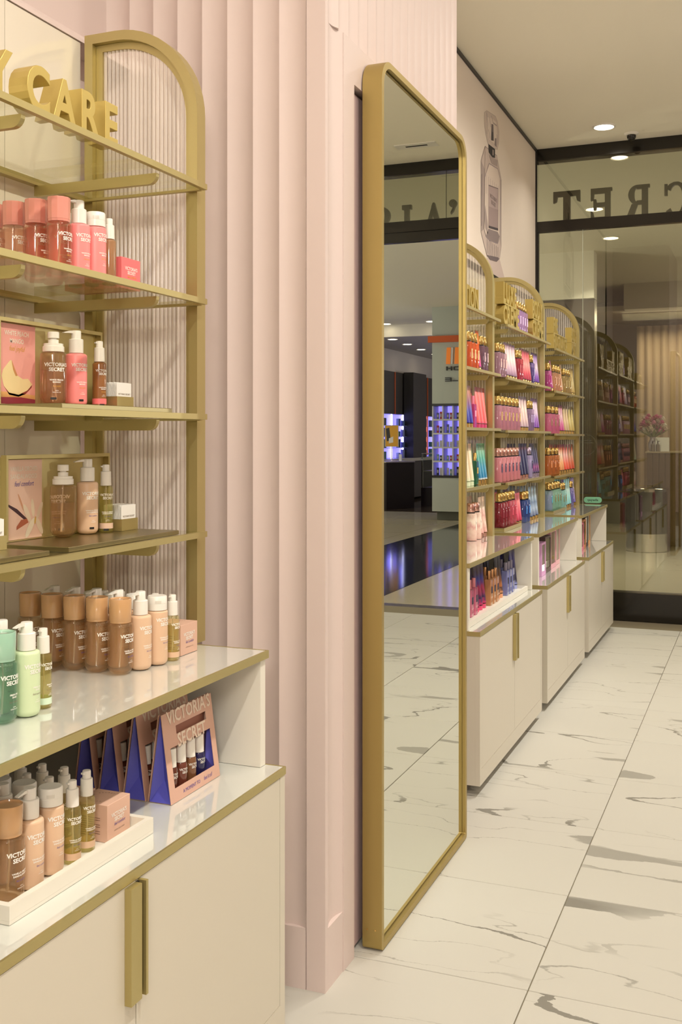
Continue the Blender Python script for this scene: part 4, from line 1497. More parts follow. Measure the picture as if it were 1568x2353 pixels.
def ftube(key, stops, cap=None, noise=0.0, ring=True, h=0.203, tail='#00000000'):
    def fn():
        bm = bmesh.new()
        rings = []
        n = 18
        for t in (0.0, 0.12, 0.35, 0.6, 0.82, 0.93, 0.935, 1.0):
            z = 0.024 + (h - 0.024) * t
            q = min(1.0, t / 0.93)
            ax = 0.0225 * (1 - q) + 0.0012 * q      # depth towards the room
            ay = 0.0225 * (1 - q) + 0.0300 * q      # width along the shelf
            rings.append([bm.verts.new((ax * math.cos(2 * PI * i / n), ay * math.sin(2 * PI * i / n), z)) for i in range(n)])
        for a, b in zip(rings, rings[1:]):
            for i in range(n):
                bm.faces.new((a[i], a[(i + 1) % n], b[(i + 1) % n], b[i]))
        bm.faces.new(rings[0])
        bm.faces.new(rings[-1])
        body = mesh_of(bm, 'body', grad('tube_' + key, stops, 0.32, noise=noise), True)
        cp = mesh_of(LT([(0.0205, 0.0), (0.0213, 0.0008), (0.0213, 0.0195), (0.020, 0.020)], seg=18), 'cap', cap or GCAP, True)
        out = [('body', body, []), ('cap', cp, [])]
        if ring:
            out.append(('collar_ring', mesh_of(LT([(0.0216, 0.0202), (0.0218, 0.0238)], seg=18), 'collar_ring', RING), []))
        tx = text_mesh('print', [(text2d("VICTORIA'S\nSECRET", 0.0055, 0.01), 0, 0.105, 0)], lambda u, v, w: (0.0113 + (0.105 - v) * 0.14, u, v), [P('tube_ink', '#8a5f70', 0.5)])
        out.append(('print', tx, []))
        return out
    return proto('tb' + key, fn)


def thin_bottle(key, col, capc, lab):
    def fn():
        body = mesh_of(B(-0.015, 0.015, -0.020, 0.020, 0.0, 0.118, bev=0.003), 'body', tint('tn_' + key, col, 0.6), False)
        cp = mesh_of(LT([(0.0085, 0.1185), (0.0085, 0.155), (0.0075, 0.157)], seg=16), 'cap', capc, True)
        lb = mesh_of(sheet(bmesh.new(), [(-0.013, 0.055), (0.013, 0.055), (0.013, 0.085), (-0.013, 0.085)], 'x', 0.0155), 'front_label', P('tnlab_' + lab.strip('#'), lab, 0.4))
        return [('body', body, [('front_label', lb)]), ('cap', cp, [])]
    return proto('tn' + key, fn)


def gbox(key, col, win, w, d, h, inner):
    """gift carton with a window on the room side and small goods behind it"""
    def fn():
        fr = bmesh.new()
        m = 0.012
        ring_prism(fr, [(-w / 2, 0), (w / 2, 0), (w / 2, h), (-w / 2, h)], [(-w / 2 + m, m * 2), (w / 2 - m, m * 2), (w / 2 - m, h - m), (-w / 2 + m, h - m)], 'x', -0.004, 0.0)
        mt = P('gb_' + key, col, 0.5)
        front = mesh_of(fr, 'front_face', mt)
        bb = bmesh.new()
        box(bb, -d, -d + .003, -w / 2, w / 2, 0, h)
        box(bb, -d + .003, -.004, -w / 2, -w / 2 + .003, 0, h)
        box(bb, -d + .003, -.004, w / 2 - .003, w / 2, 0, h)
        box(bb, -d + .003, -.004, -w / 2 + .003, w / 2 - .003, h - .003, h)
        box(bb, -d + .003, -.004, -w / 2 + .003, w / 2 - .003, 0, .003)
        shell = mesh_of(bb, 'shell', mt)
        wn = mesh_of(B(-0.0035, -0.0025, -w / 2 + m, w / 2 - m, m * 2, h - m), 'window_film', DISPLAY_GLASS)
        out = [('shell', shell, []), ('front_face', front, [('window_film', wn)])]
        n = max(1, int((w - 0.03) / 0.03))
        for k in range(n):
            u = -w / 2 + (k + 0.5) * w / n
            g = mesh_of(LT([(0.010, 0.0032), (0.011, 0.006), (0.011, h * 0.45), (0.006, h * .5)], seg=12, cx=-d * 0.45, cy=u), 'inner_bottle', P('gbi_' + inner[k % len(inner)].strip('#'), inner[k % len(inner)], 0.2), True)
            c = mesh_of(LT([(0.0075, h * .505), (0.0075, h * .78), (0.006, h * .8)], seg=12, cx=-d * 0.45, cy=u), 'inner_cap', RING, True)
            out.append(('inner_bottle', g, [('inner_cap', c)]))
        return out
    return proto('gb' + key, fn)


def along(parts, name, cat, what, where, ys, z, x=-1.318, rows=1, dx=0.066, rotz=0.0):
    grp = what + ' ' + where
    n = len(ys)
    ordn = ('nearest', 'second', 'third', 'fourth', 'fifth', 'sixth')
    for r_ in range(rows):
        for k, y in enumerate(ys):
            lab = what
            if n > 1:
                lab += ', ' + ordn[k] + (' of %s' % ('two', 'three', 'four', 'five', 'six')[n - 2] if k == 0 else ' from near end')
            if r_:
                lab += ', %s row' % ('rear', 'last')[r_ - 1]
            lab += ', ' + where
            place('', parts, name, lab, cat, (x - dx * r_, y, z), rotz, grp)


def rng(a, b, n):
    return [a + (b - a) * (k + 0.5) / n for k in range(n)]


E_ = 0.0008
# ---- first far bay
z2, z3, z4 = SH[1][1] + E_, SH[1][2] + E_, SH[1][3] + E_
w = 'first far bay, second shelf'
along(fmist('orange', '#e2652c', '#e9c487', alpha=0.8), 'mist_bottle', 'bottle', 'orange red mist bottle', w, rng(4.86, 5.05, 3), z2)
along(ftube('orange', [(0, '#d04a9a'), (.35, '#e86a78'), (.7, '#f58a4a'), (.9, '#e2642a'), (1, '#b04a22')]), 'lotion_tube', 'tube', 'orange and magenta tube', w, rng(5.05, 5.12, 1), z2, rows=2)
along(fmist('plum', '#8f6a80', '#c9a7b0', alpha=0.5), 'mist_bottle', 'bottle', 'clear plum mist bottle', w, rng(5.115, 5.235, 2), z2, rows=2)
w = 'first far bay, third shelf'
along(ftube('sunset', [(0, '#2b2f9c'), (.3, '#4a52b0'), (.6, '#9a6a80'), (.85, '#c08068'), (1, '#8a5a50')]), 'lotion_tube', 'tube', 'blue to copper tube', w, rng(4.84, 4.96, 2), z3)
along(thin_bottle('fuchsia', '#e0559a', P('pinkcap', '#e77f9c', 0.3), '#f2a8c4'), 'slim_bottle', 'bottle', 'slim pink bottle', w, [5.005], z3, rows=2, dx=0.05)
along(ftube('coral', [(0, '#d84a78'), (.06, '#f06a70'), (.6, '#f57a78'), (.86, '#f08080'), (.88, '#a04050'), (1, '#8a3a46')], P('raspberry_cap', '#c43a6a', 0.35), ring=False), 'lotion_tube', 'tube', 'coral pink tube', w, rng(5.04, 5.235, 3), z3, rows=2)
w = 'first far bay, lowest shelf'
along(ftube('cream', [(0, '#d8e0bc'), (.12, '#e8d8b8'), (.85, '#eed8b4'), (.88, '#c8a880'), (1, '#b8946c')], P('sagecap', '#d8e2c0', 0.4), ring=False), 'lotion_tube', 'tube', 'cream tube with pale cap', w, rng(4.84, 4.98, 2), z4)
along(thin_bottle('jade', '#2f7a5a', GCAP, '#caa24a'), 'slim_bottle', 'bottle', 'slim green and gold bottle', w, [5.045], z4, rows=2, dx=0.05)
along(ftube('teal', [(0, '#e8e8e0'), (.05, '#1f78a8'), (.35, '#3a8fae'), (.6, '#4aa08c'), (.86, '#8ab89a'), (.9, '#4e8a6e'), (1, '#3e7a5c')], ring=False), 'lotion_tube', 'tube', 'teal and green tube', w, rng(5.075, 5.235, 3), z4, rows=2)
w = 'on the first far top'
FLOR = [(0, '#d8a098'), (.3, '#eccfc0'), (.5, '#d9a29c'), (.7, '#eeddcc'), (1, '#c8a898')]
FL = grad('floral_print', FLOR, 0.35, noise=0.4)
fb = fmist('floral', '#e8c6b8', '#f2e6d8', RCAP, 0.85)
fb = [(fb[0][0], fb[0][1].copy(), fb[0][2])] + fb[2:]
fb[0][1].materials[0] = FL
along(fb, 'mist_bottle', 'bottle', 'floral blush mist bottle', w, [4.97, 5.06], ZUP + E_)
along(ftube('floral', FLOR, RCAP, noise=0.4, ring=False), 'lotion_tube', 'tube', 'floral blush tube', w, [5.135, 5.205], ZUP + E_, rows=3)
# ---- middle far bay
z1, z2, z3, z4 = [v + E_ for v in SH[2]]
w = 'middle far bay, top shelf'
along(fmist('lilac', '#b993c4', '#d9bede', alpha=0.6), 'mist_bottle', 'bottle', 'lilac mist bottle', w, rng(5.95, 6.20, 4), z1)
w = 'middle far bay, second shelf'
along(fmist('mauve', '#b98fa0', '#dcb4ae', alpha=0.55), 'mist_bottle', 'bottle', 'mauve mist bottle', w, rng(5.47, 5.645, 3), z2)
along(ftube('petal', [(0, '#8a6a84'), (.2, '#c8a8bc'), (.5, '#f2e0da'), (.8, '#e0c4cc'), (.93, '#8a6480'), (1, '#54405a')]), 'lotion_tube', 'tube', 'white and mauve tube', w, rng(5.66, 5.94, 4), z2, rows=2)
along(fmist('red', '#b83a4c', '#c8606a', alpha=0.6), 'mist_bottle', 'bottle', 'red mist bottle', w, rng(5.95, 6.07, 2), z2)
along(ftube('red', [(0, '#a02a44'), (.2, '#c84a5c'), (.5, '#f0a09a'), (.8, '#d8606c'), (.93, '#8a2a40'), (1, '#4a1c30')]), 'lotion_tube', 'tube', 'red to rose tube', w, rng(6.07, 6.34, 4), z2, rows=2)
along(fmist('violet', '#5a4a8c', '#8f86b8', alpha=0.6), 'mist_bottle', 'bottle', 'violet mist bottle', w, rng(6.34, 6.40, 1), z2)
along(ftube('violet', [(0, '#5a2a8c'), (.2, '#8a5ab4'), (.5, '#e0ccE0'), (.8, '#a888c4'), (.93, '#4a2a7c'), (1, '#2f1c54')]), 'lotion_tube', 'tube', 'violet to white tube', w, rng(6.395, 6.58, 3), z2, rows=2)
w = 'middle far bay, third shelf'
along(fmist('pink', '#d89aac', '#c8a860', alpha=0.6), 'mist_bottle', 'bottle', 'pink mist bottle', w, rng(5.47, 6.01, 6), z3)
along(ftube('nude', [(0, '#a88c98'), (.25, '#d8bcb8'), (.6, '#ecd4c8'), (.88, '#c8aab0'), (.93, '#6a4c64'), (1, '#54405a')]), 'lotion_tube', 'tube', 'nude pink tube', w, rng(6.03, 6.26, 3), z3, rows=2)
along(fmist('lav', '#a88cb0', '#c8b4e4', alpha=0.5), 'mist_bottle', 'bottle', 'lavender mist bottle', w, rng(6.265, 6.385, 2), z3)
along(ftube('purple', [(0, '#6a2f94'), (.3, '#9a6ab8'), (.5, '#d8c0dc'), (.8, '#e0c8dc'), (.9, '#7a4a9c'), (1, '#3c2464')]), 'lotion_tube', 'tube', 'purple to pale tube', w, rng(6.39, 6.58, 3), z3, rows=2)
w = 'middle far bay, lowest shelf'
along(fmist('rosenavy', '#e0929c', '#252a50', RCAP, 0.8), 'mist_bottle', 'bottle', 'navy labelled rose mist bottle', w, rng(5.47, 6.01, 6), z4)
along(ftube('navy', [(0, '#26264a'), (.5, '#2a2c54'), (.8, '#3c3054'), (.86, '#8a4a64'), (.92, '#26243c'), (1, '#1a1828')], RCAP, noise=0.08), 'lotion_tube', 'tube', 'rose capped navy tube', w, rng(6.03, 6.27, 3), z4, rows=2)
along(fmist('lilnavy', '#b4a8d4', '#252a50', LCAP, 0.75), 'mist_bottle', 'bottle', 'lilac mist bottle with navy label', w, rng(6.275, 6.34, 1), z4)
along(ftube('galaxy', [(0, '#2c2450'), (.2, '#8a3a78'), (.35, '#34285c'), (.7, '#2a2450'), (1, '#181628')], LCAP, noise=0.25), 'lotion_tube', 'tube', 'dark galaxy tube', w, rng(6.345, 6.58, 4), z4, rows=2)
w = 'on the middle far top'
zt = ZUP + E_
t = root('gold_riser_tray', 'low glass display riser with gold rim on the middle far top', 'tray', (-1.40, 5.72, zt))
obj('riser_plate', B(-0.19, 0.125, -0.235, 0.19, 0.012, 0.018), DISPLAY_GLASS, t)
obj('riser_rim', ring_prism(bmesh.new(), [(-0.19, -0.235), (0.128, -0.235), (0.128, 0.19), (-0.19, 0.19)], [(-0.187, -0.232), (0.1255, -0.232), (0.1255, 0.187), (-0.187, 0.187)], 'z', 0, 0.019), GOLD, t)
along(fmist('crimson', '#9c2438', '#7a1a2c', alpha=0.65), 'mist_bottle', 'bottle', 'deep red mist bottle', w, rng(5.52, 5.72, 3), zt + 0.0185)
along(fmist('rasp', '#d85a70', '#c84860', alpha=0.6), 'mist_bottle', 'bottle', 'raspberry pink mist bottle', w, rng(5.74, 5.90, 2), zt + 0.0185)
along(ftube('rasp', [(0, '#a0263c'), (.2, '#d0506a'), (.6, '#ec8a8c'), (.86, '#e06a78'), (.9, '#5a3038'), (1, '#3c2830')]), 'lotion_tube', 'tube', 'raspberry red tube', w, rng(5.93, 6.07, 2), zt, rows=3)
along(fmist('blue', '#2c4a94', '#3f8ad8', alpha=0.65), 'mist_bottle', 'bottle', 'blue mist bottle', w, [6.15, 6.235], zt)
along(ftube('steel', [(0, '#5a6484'), (.25, '#a8b8cc'), (.45, '#6f84a0'), (.7, '#b8ccd8'), (.88, '#8aa0b4'), (1, '#44505e')], noise=0.12), 'lotion_tube', 'tube', 'steel blue tube', w, rng(6.30, 6.56, 3), zt, rows=3)
# ---- last far bay
z1, z2, z3, z4 = [v + E_ for v in SH[3]]
w = 'last far bay, second shelf'
along(fmist('magenta', '#c04a94', '#d87ab4', alpha=0.55), 'mist_bottle', 'bottle', 'magenta mist bottle', w, rng(6.88, 6.98, 1), z2)
along(ftube('magenta', [(0, '#b03a8c'), (.3, '#d884b4'), (.6, '#f2d4dc'), (.88, '#d890b8'), (1, '#b0408c')]), 'lotion_tube', 'tube', 'magenta and white tube', w, [7.01], z2, rows=2)
along(fmist('peachy', '#e0a884', '#eac0a4', alpha=0.45), 'mist_bottle', 'bottle', 'peach mist bottle', w, rng(7.07, 7.34, 3), z2)
along(ftube('peachy', [(0, '#d8a07c'), (.4, '#f0d0b4'), (.8, '#e8bc98'), (1, '#a87048')]), 'lotion_tube', 'tube', 'peach tube', w, [7.39], z2, rows=2)
along(fmist('champ', '#c4a868', '#dccc98', alpha=0.45), 'mist_bottle', 'bottle', 'champagne mist bottle', w, rng(7.47, 7.74, 3), z2)
along(ftube('champ', [(0, '#c0a058'), (.4, '#ecdCA8'), (.8, '#d8bc78'), (1, '#8a6c3c')]), 'lotion_tube', 'tube', 'champagne tube', w, [7.81, 7.885], z2, rows=2)
w = 'last far bay, third shelf'
along(fmist('candy', '#dc7a9c', '#8a8248', alpha=0.6), 'mist_bottle', 'bottle', 'candy pink mist bottle', w, rng(6.87, 7.29, 3), z3, rows=2)
along(ftube('candy', [(0, '#b8327c'), (.25, '#d870a4'), (.55, '#f4cCD4'), (.84, '#e8a0bc'), (.9, '#8a2a5c'), (1, '#5a2040')]), 'lotion_tube', 'tube', 'candy pink tube', w, [7.36, 7.44], z3, rows=2)
along(ftube('almond', [(0, '#b89874'), (.4, '#ecd0a8'), (.84, '#e4c8a0'), (.9, '#6a543c'), (1, '#5a4634')]), 'lotion_tube', 'tube', 'almond tube', w, rng(7.50, 7.70, 2), z3, rows=2)
along(ftube('straw', [(0, '#b89c50'), (.4, '#e4d490'), (.84, '#e0cc88'), (.9, '#8a7448'), (1, '#6c5a38')]), 'lotion_tube', 'tube', 'straw gold tube', w, rng(7.71, 7.93, 2), z3, rows=2)
w = 'last far bay, lowest shelf'
along(fmist('amber', '#c8783c', '#ee9c64', alpha=0.55), 'mist_bottle', 'bottle', 'amber mist bottle', w, rng(6.87, 7.29, 3), z4, rows=2)
along(ftube('tanger', [(0, '#c88044'), (.3, '#f0b078'), (.6, '#f8dCC4'), (.84, '#f09060'), (.92, '#8a3c30'), (1, '#7a3028')]), 'lotion_tube', 'tube', 'tangerine tube', w, [7.36, 7.44], z4, rows=2)
along(ftube('flame', [(0, '#d8442c'), (.25, '#f0745c'), (.6, '#f8c4bc'), (.84, '#ec6c5c'), (.92, '#7a2c30'), (1, '#6a2428')]), 'lotion_tube', 'tube', 'flame red tube', w, rng(7.50, 7.70, 2), z4, rows=2)
along(ftube('rust', [(0, '#c8442c'), (.25, '#d87050'), (.6, '#dcb498'), (.84, '#d06048'), (.92, '#8a3028'), (1, '#7a2824')]), 'lotion_tube', 'tube', 'rust red tube', w, rng(7.71, 7.93, 2), z4, rows=2)
w = 'on the last far top'
t = root('gold_riser_tray', 'low glass display riser with gold rim on the last far top', 'tray', (-1.40, 7.12, zt))
obj('riser_plate', B(-0.19, 0.125, -0.22, 0.22, 0.012, 0.018), DISPLAY_GLASS, t)
obj('riser_rim', ring_prism(bmesh.new(), [(-0.19, -0.22), (0.128, -0.22), (0.128, 0.22), (-0.19, 0.22)], [(-0.187, -0.217), (0.1255, -0.217), (0.1255, 0.217), (-0.187, 0.217)], 'z', 0, 0.019), GOLD, t)
along(fmist('ice', '#a8b4d4', '#58b4d0', alpha=0.45), 'mist_bottle', 'bottle', 'ice blue mist bottle', w, [6.96], zt + 0.0185)
along(fmist('mint', '#a4d4bc', '#8a7440', alpha=0.5), 'mist_bottle', 'bottle', 'mint green mist bottle', w, rng(7.03, 7.33, 3), zt + 0.0185, rows=2)
along(fmist('aqua', '#a8dcd4', '#8a7440', alpha=0.5), 'mist_bottle', 'bottle', 'aqua mist bottle', w, [7.41, 7.49], zt, rows=2)
along(ftube('aqua', [(0, '#88c8cc'), (.3, '#a8e0dc'), (.6, '#d0f0e8'), (.88, '#98d0d8'), (1, '#6aa8b4')]), 'lotion_tube', 'tube', 'pale aqua tube', w, rng(7.53, 7.77, 3), zt, rows=3)
along(fmist('iris', '#8a84c8', '#a89cdc', alpha=0.6), 'mist_bottle', 'bottle', 'iris violet mist bottle', w, [7.80], zt)
along(ftube('iris', [(0, '#7a68c0'), (.3, '#a894d4'), (.6, '#e0d4e8'), (.88, '#a898d8'), (1, '#6a5cb0')]), 'lotion_tube', 'tube', 'iris violet tube', w, [7.852, 7.920], zt, rows=2)

# ---- lower open shelves
zl = ZLO + E_
w = 'first far open shelf'
t = root('white_display_tray', 'long white tray in the open shelf of the first far bay', 'tray', (-1.26, 4.70, zl))
bm = bmesh.new()
box(bm, -0.24, 0.16, -0.60, 0.56, 0, 0.008)
ring_prism(bm, [(-0.24, -0.60), (0.16, -0.60), (0.16, 0.56), (-0.24, 0.56)], [(-0.23, -0.59), (0.15, -0.59), (0.15, 0.55), (-0.23, 0.55)], 'z', 0.0081, 0.022)
obj('tray_body', bm, CREAMW, t)
zl2 = zl + 0.0086
along(thin_bottle('rosy', '#e88aa8', P('rosecap', '#e08a94', 0.3), '#20203c'), 'slim_bottle', 'bottle', 'slim rose bottle', w, [4.33, 4.40], zl2, x=-1.155, rows=2, dx=0.05)
along(ftube('cosmos', [(0, '#c8386c'), (.15, '#20204c'), (.4, '#b03058'), (.6, '#2a3088'), (.85, '#3c2030'), (1, '#281820')], P('hotpink_cap', '#e0527c', 0.35), noise=0.25), 'lotion_tube', 'tube', 'dark pink and blue tube', w, [4.47, 4.53, 4.59], zl2, x=-1.17, rows=2, dx=0.055)
along(thin_bottle('apricot', '#e0a878', P('coppercap', (0.55, 0.30, 0.14), 0.3, 0.9), '#20203c'), 'slim_bottle', 'bottle', 'slim apricot bottle', w, [4.67, 4.73, 4.79], zl2, x=-1.155, rows=2, dx=0.05)
along(ftube('copper', [(0, '#d89a70'), (.12, '#20202c'), (.18, '#a8683c'), (.5, '#6a4830'), (.7, '#2c2424'), (1, '#1c1818')], P('peachcap', '#e0a078', 0.35), noise=0.2), 'lotion_tube', 'tube', 'black and copper tube', w, [4.86, 4.92], zl2, x=-1.17, rows=2, dx=0.055)
along(thin_bottle('peri', '#98a0dc', P('greycap', '#8a8498', 0.3), '#20203c'), 'slim_bottle', 'bottle', 'slim periwinkle bottle', w, [5.00, 5.06, 5.12], zl2, x=-1.155, rows=2, dx=0.05)
along(ftube('midnight', [(0, '#9098d0'), (.12, '#20203c'), (.4, '#2c2c58'), (.8, '#2c2a78'), (1, '#1c1a30')], P('pericap', '#a0a8dc', 0.35), noise=0.15), 'lotion_tube', 'tube', 'midnight blue tube', w, [5.172, 5.236], zl2, x=-1.17, rows=2, dx=0.055)
w = 'middle far open shelf'
for k, (key, col, wd, hh_, y, what, inn) in enumerate((('lilac', '#e0a8d8', 0.12, 0.185, 5.86, 'lilac window carton', ['#c8b478']), ('smoke', '#5c4a44', 0.17, 0.205, 6.03, 'smoky clear window carton', ['#c88a94', '#e0b0b4']),
                                                 ('pink', '#e4a8b4', 0.17, 0.225, 6.24, 'large pink window carton', ['#b07884', '#8c6470']), ('blush', '#ecb8bc', 0.13, 0.225, 6.43, 'blush pink window carton', ['#d8b8a4']))):
    along(gbox(key, col, None, wd, 0.12, hh_, inn), 'gift_carton', 'carton', what, w, [y], zl, x=-1.135 - 0.008 * k, rows=1)
w = 'last far open shelf'
for k, (key, col, wd, hh_, y, what, inn) in enumerate((('rose', '#e8829c', 0.09, 0.19, 7.26, 'rose pink window carton', ['#d85a84']), ('copper', '#d08858', 0.15, 0.20, 7.39, 'copper window carton', ['#a88c6c', '#8a7458']),
                                                 ('onyx', '#4a3c38', 0.15, 0.215, 7.56, 'dark window carton with pink goods', ['#b0446c', '#8a3c6c', '#c06080']), ('apri', '#e8a868', 0.13, 0.22, 7.73, 'apricot orange window carton', ['#d8c0a0']))):
    along(gbox(key, col, None, wd, 0.11, hh_, inn), 'gift_carton', 'carton', what, w, [y], zl, x=-1.140 - 0.010 * k, rows=1)


# ---- gold word signs on the top shelves
def word_sign(rows, y, z, hs, label, dp=0.046, xs=0.62, x=-1.295):
    t = root('word_sign', label, 'sign', (x, y, z))
    zz = 0.0
    for i, word in enumerate(rows):
        u = 0.0
        for ch in word:
            vs, fs = text2d(ch, hs * 1.40, 0.030, xs=xs, align='LEFT', extrude=dp / 2, res=3)
            zmin = min(v for _, v, _ in vs)
            zmax = max(v for _, v, _ in vs)
            umin = min(q for q, _, _ in vs)
            wd = max(q for q, _, _ in vs) - umin
            k = hs / (zmax - zmin)
            me = text_mesh('letter', [((vs, fs), 0, 0, 0)], lambda a, b, c: (c, a - umin, (b - zmin) * k), [LGOLD])
            put('letter', me, t, (0, u, zz))
            u += wd + 0.008
        zz += hs
        if i < len(rows) - 1:
            obj('rail', B(-dp * 0.5, dp * 0.5, -0.004, u, zz + 0.0005, zz + 0.009), LGOLD, t)
            zz += 0.0095
    return t


word_sign(['LOTION'], 4.56, SH[1][0] + E_, 0.105, 'gold word sign on the top shelf of the first far bay', xs=0.66)
word_sign(['CREME', 'LUXE'], 5.47, SH[2][0] + E_, 0.108, 'two-row gold word sign at the near end of the middle bay', xs=0.80)
word_sign(['CREME', 'BODY'], 6.225, SH[2][0] + E_, 0.108, 'two-row gold word sign at the far end of the middle bay', xs=0.66)
word_sign(['FRAGRANCE', 'FINE'], 6.90, SH[3][0] + E_, 0.098, 'two-row gold word sign at the near end of the last bay', xs=0.56)
word_sign(['MIST', 'BODY'], 7.60, SH[3][0] + E_, 0.098, 'two-row gold word sign at the far end of the last bay', xs=0.56)

# ================================================================ THE MALL BEYOND
TL, TD, TB = terrazzo('terrazzo_light', '#cfc5ae', '#b8ac94'), terrazzo('terrazzo_dark', '#23262a', '#6a6c6c'), terrazzo('terrazzo_brown', '#4c4034', '#5c5044')
mf_ = structure('floor', B(-9, 12, YF + 0.14, 30, -0.08, -0.0045), TL)
structure('trim_6', B(-9, 12, YF - 0.0, YF + 0.139, -0.06, -0.0045), P('threshold_metal', '#6a6458', 0.3, 0.8))
for x0, x1, y0, y1, m in ((1.2, 2.7, YF + 0.16, 17.0, TD), (3.3, 9.0, 19.3, 27.4, TB), (-6.0, -1.9, 11.9, 14.6, TD)):
    obj('floor_inlay', B(x0, x1, y0, y1, -0.0044, -0.0018), m, mf_)
for xx in (-0.6, 0.3, 3.0, 4.2):
    obj('floor_joint', B(xx, xx + 0.006, YF + 0.16, 19.2, -0.0044, -0.0030), GROUT, mf_)
for yy in (10.2, 12.6, 15.0, 17.4):
    obj('floor_joint', B(2.71, 8, yy, yy + 0.006, -0.0044, -0.0031), GROUT, mf_)
MC = P('mall_ceiling_paint', (0.70, 0.675, 0.59), 0.8)
structure('ceiling', B(-9, 12, YF + 0.12, 20.0, 3.70, 3.78), MC)
structure('trim_7', B(1.0, 12, 19.95, 20.05, 3.46, 3.7), P('bulkhead_paint', (0.66, 0.62, 0.54), 0.7))
structure('ceiling', B(1.0, 12, 20.05, 28, 3.46, 3.54), P('kiosk_ceiling_paint', (0.42, 0.39, 0.37), 0.8))
structure('wall_far', B(1.0, 12, 27.6, 27.7, 0, 3.46), P('kiosk_wall_paint', (0.50, 0.44, 0.40), 0.8))
structure('wall_east', B(5.95, 6.05, 19.9, 27.6, 0, 3.46), P('kiosk_wall_paint', (0.50, 0.44, 0.40), 0.8))
DLAB = 'round ceiling light in the mall, '
for k, (x, y, z, n) in enumerate(((3.06, 19.85, 3.70, 'left of the bulkhead pair'), (2.08, 19.75, 3.70, 'right of the bulkhead pair'), (3.16, 21.0, 3.46, 'first inside the phone shop'), (4.6, 21.5, 3.46, 'second inside the phone shop'))):
    pass
for k, (x, y, z, n) in enumerate(((5.02, 19.7, 3.70, 'left of the bulkhead pair'), (4.05, 19.6, 3.70, 'right of the bulkhead pair'), (5.12, 20.4, 3.46, 'first inside the phone shop'), (5.20, 21.6, 3.46, 'second inside the phone shop'), (5.33, 23.0, 3.46, 'third inside the phone shop'), (5.41, 24.4, 3.46, 'fourth inside the phone shop'))):
    downlight(x - 0.03, y, z, DLAB + n, 0, r=0.12)
for k, (x, y) in enumerate(((-1.55, 10.6), (-1.6, 12.2), (0.8, 11.0), (0.8, 13.5))):
    downlight(x, y, 3.70, 'round mall ceiling light %s in front of the shop' % ('nearest', 'second', 'near the doorway', 'beyond the doorway')[k], (12, 40, 0, 0)[k], r=0.10)

# white pillar with lit niches
WPIL = P('pillar_white', (0.44, 0.47, 0.43), 0.5)
GLOW = P('niche_light', '#8f86ff', 0.5, emis='#8a80ff', es=1.3)
NICHE = P('niche_shelf', (0.55, 0.55, 0.60), 0.5)
t = root('display_pillar', 'pale grey pillar with backlit violet niches, seen in the mirror', 'pillar', (2.4, 17.8, 0))
ox, oy = -2.4, -17.8
obj('plinth', B(1.5 + ox, 3.30 + ox, 17.6 + oy, 18.4 + oy, 0, 0.15), P('plinth_dark', '#55564c', 0.5), t)
obj('pillar_body', B(1.45 + ox, 3.36 + ox, 17.5 + oy, 18.5 + oy, 0.151, 0.735), WPIL, t)
obj('pillar_head', B(1.45 + ox, 3.36 + ox, 17.5 + oy, 18.5 + oy, 2.02, 3.699), WPIL, t)
obj('back_light', B(1.5 + ox, 3.33 + ox, 17.78 + oy, 18.45 + oy, 0.7755, 1.9795), GLOW, t)
for z0 in (0.7355, 1.98):
    obj('black_band', B(1.45 + ox, 3.361 + ox, 17.49 + oy, 18.5 + oy, z0, z0 + 0.0395), BLACKM, t)
for k in range(11):
    x = 3.36 - 0.18 * k
    obj('divider', B(x - 0.022 + ox, x + ox, 17.5 + oy, 17.779 + oy, 0.776, 1.979), NICHE, t)
for k in range(1, 5):
    z = 0.7755 + 0.241 * k
    for q in range(10):
        x = 3.36 - 0.18 * q
        if q < 4:
            obj('niche_shelf', B(x - 0.1795 + ox, x - 0.0225 + ox, 17.5 + oy, 17.779 + oy, z - 0.014, z + 0.014), NICHE, t)
random.seed(3)
NCOL = ('#202028', '#c83c4c', '#d8d8e0', '#6c70a0', '#303848', '#88b4b0', '#e0e0f0')
for q in range(3):
    for k in range(5):
        for m in range(2):
            x = 3.36 - 0.18 * q - 0.07 - 0.055 * m
            hgt = random.choice((0.09, 0.13, 0.15, 0.11))
            zb = (0.776 if k == 0 else 0.7755 + 0.241 * k + 0.0145)
            c = random.choice(NCOL)
            b_ = root('accessory_pack', 'small packaged phone accessory in niche, row %s, column %s, %s' % (('one', 'two', 'three', 'four', 'five')[k] + ' from below', ('one', 'two', 'three')[q], ('left', 'right')[m]), 'package', (x, 17.62, zb + 0.0005), 0, 'phone accessories in the niches')
            obj('pack', B(-0.022, 0.022, -0.01, 0.01, 0, hgt, bev=0.002), P('pack_' + c.strip('#'), c, 0.4), b_)
            obj('pack_label', B(-0.014, 0.014, -0.0125, -0.0105, hgt * 0.3, hgt * 0.7), P('pack_label_white', '#d8d4d8', 0.5), b_)
ORG = P('orange_panel', '#c4561c', 0.5)
obj('orange_band', B(1.4 + ox, 3.42 + ox, 17.44 + oy, 17.4995 + oy, 3.08, 3.19), ORG, t)
ORL = P('orange_sign', '#e0781c', 0.4, emis='#e0781c', es=0.25)
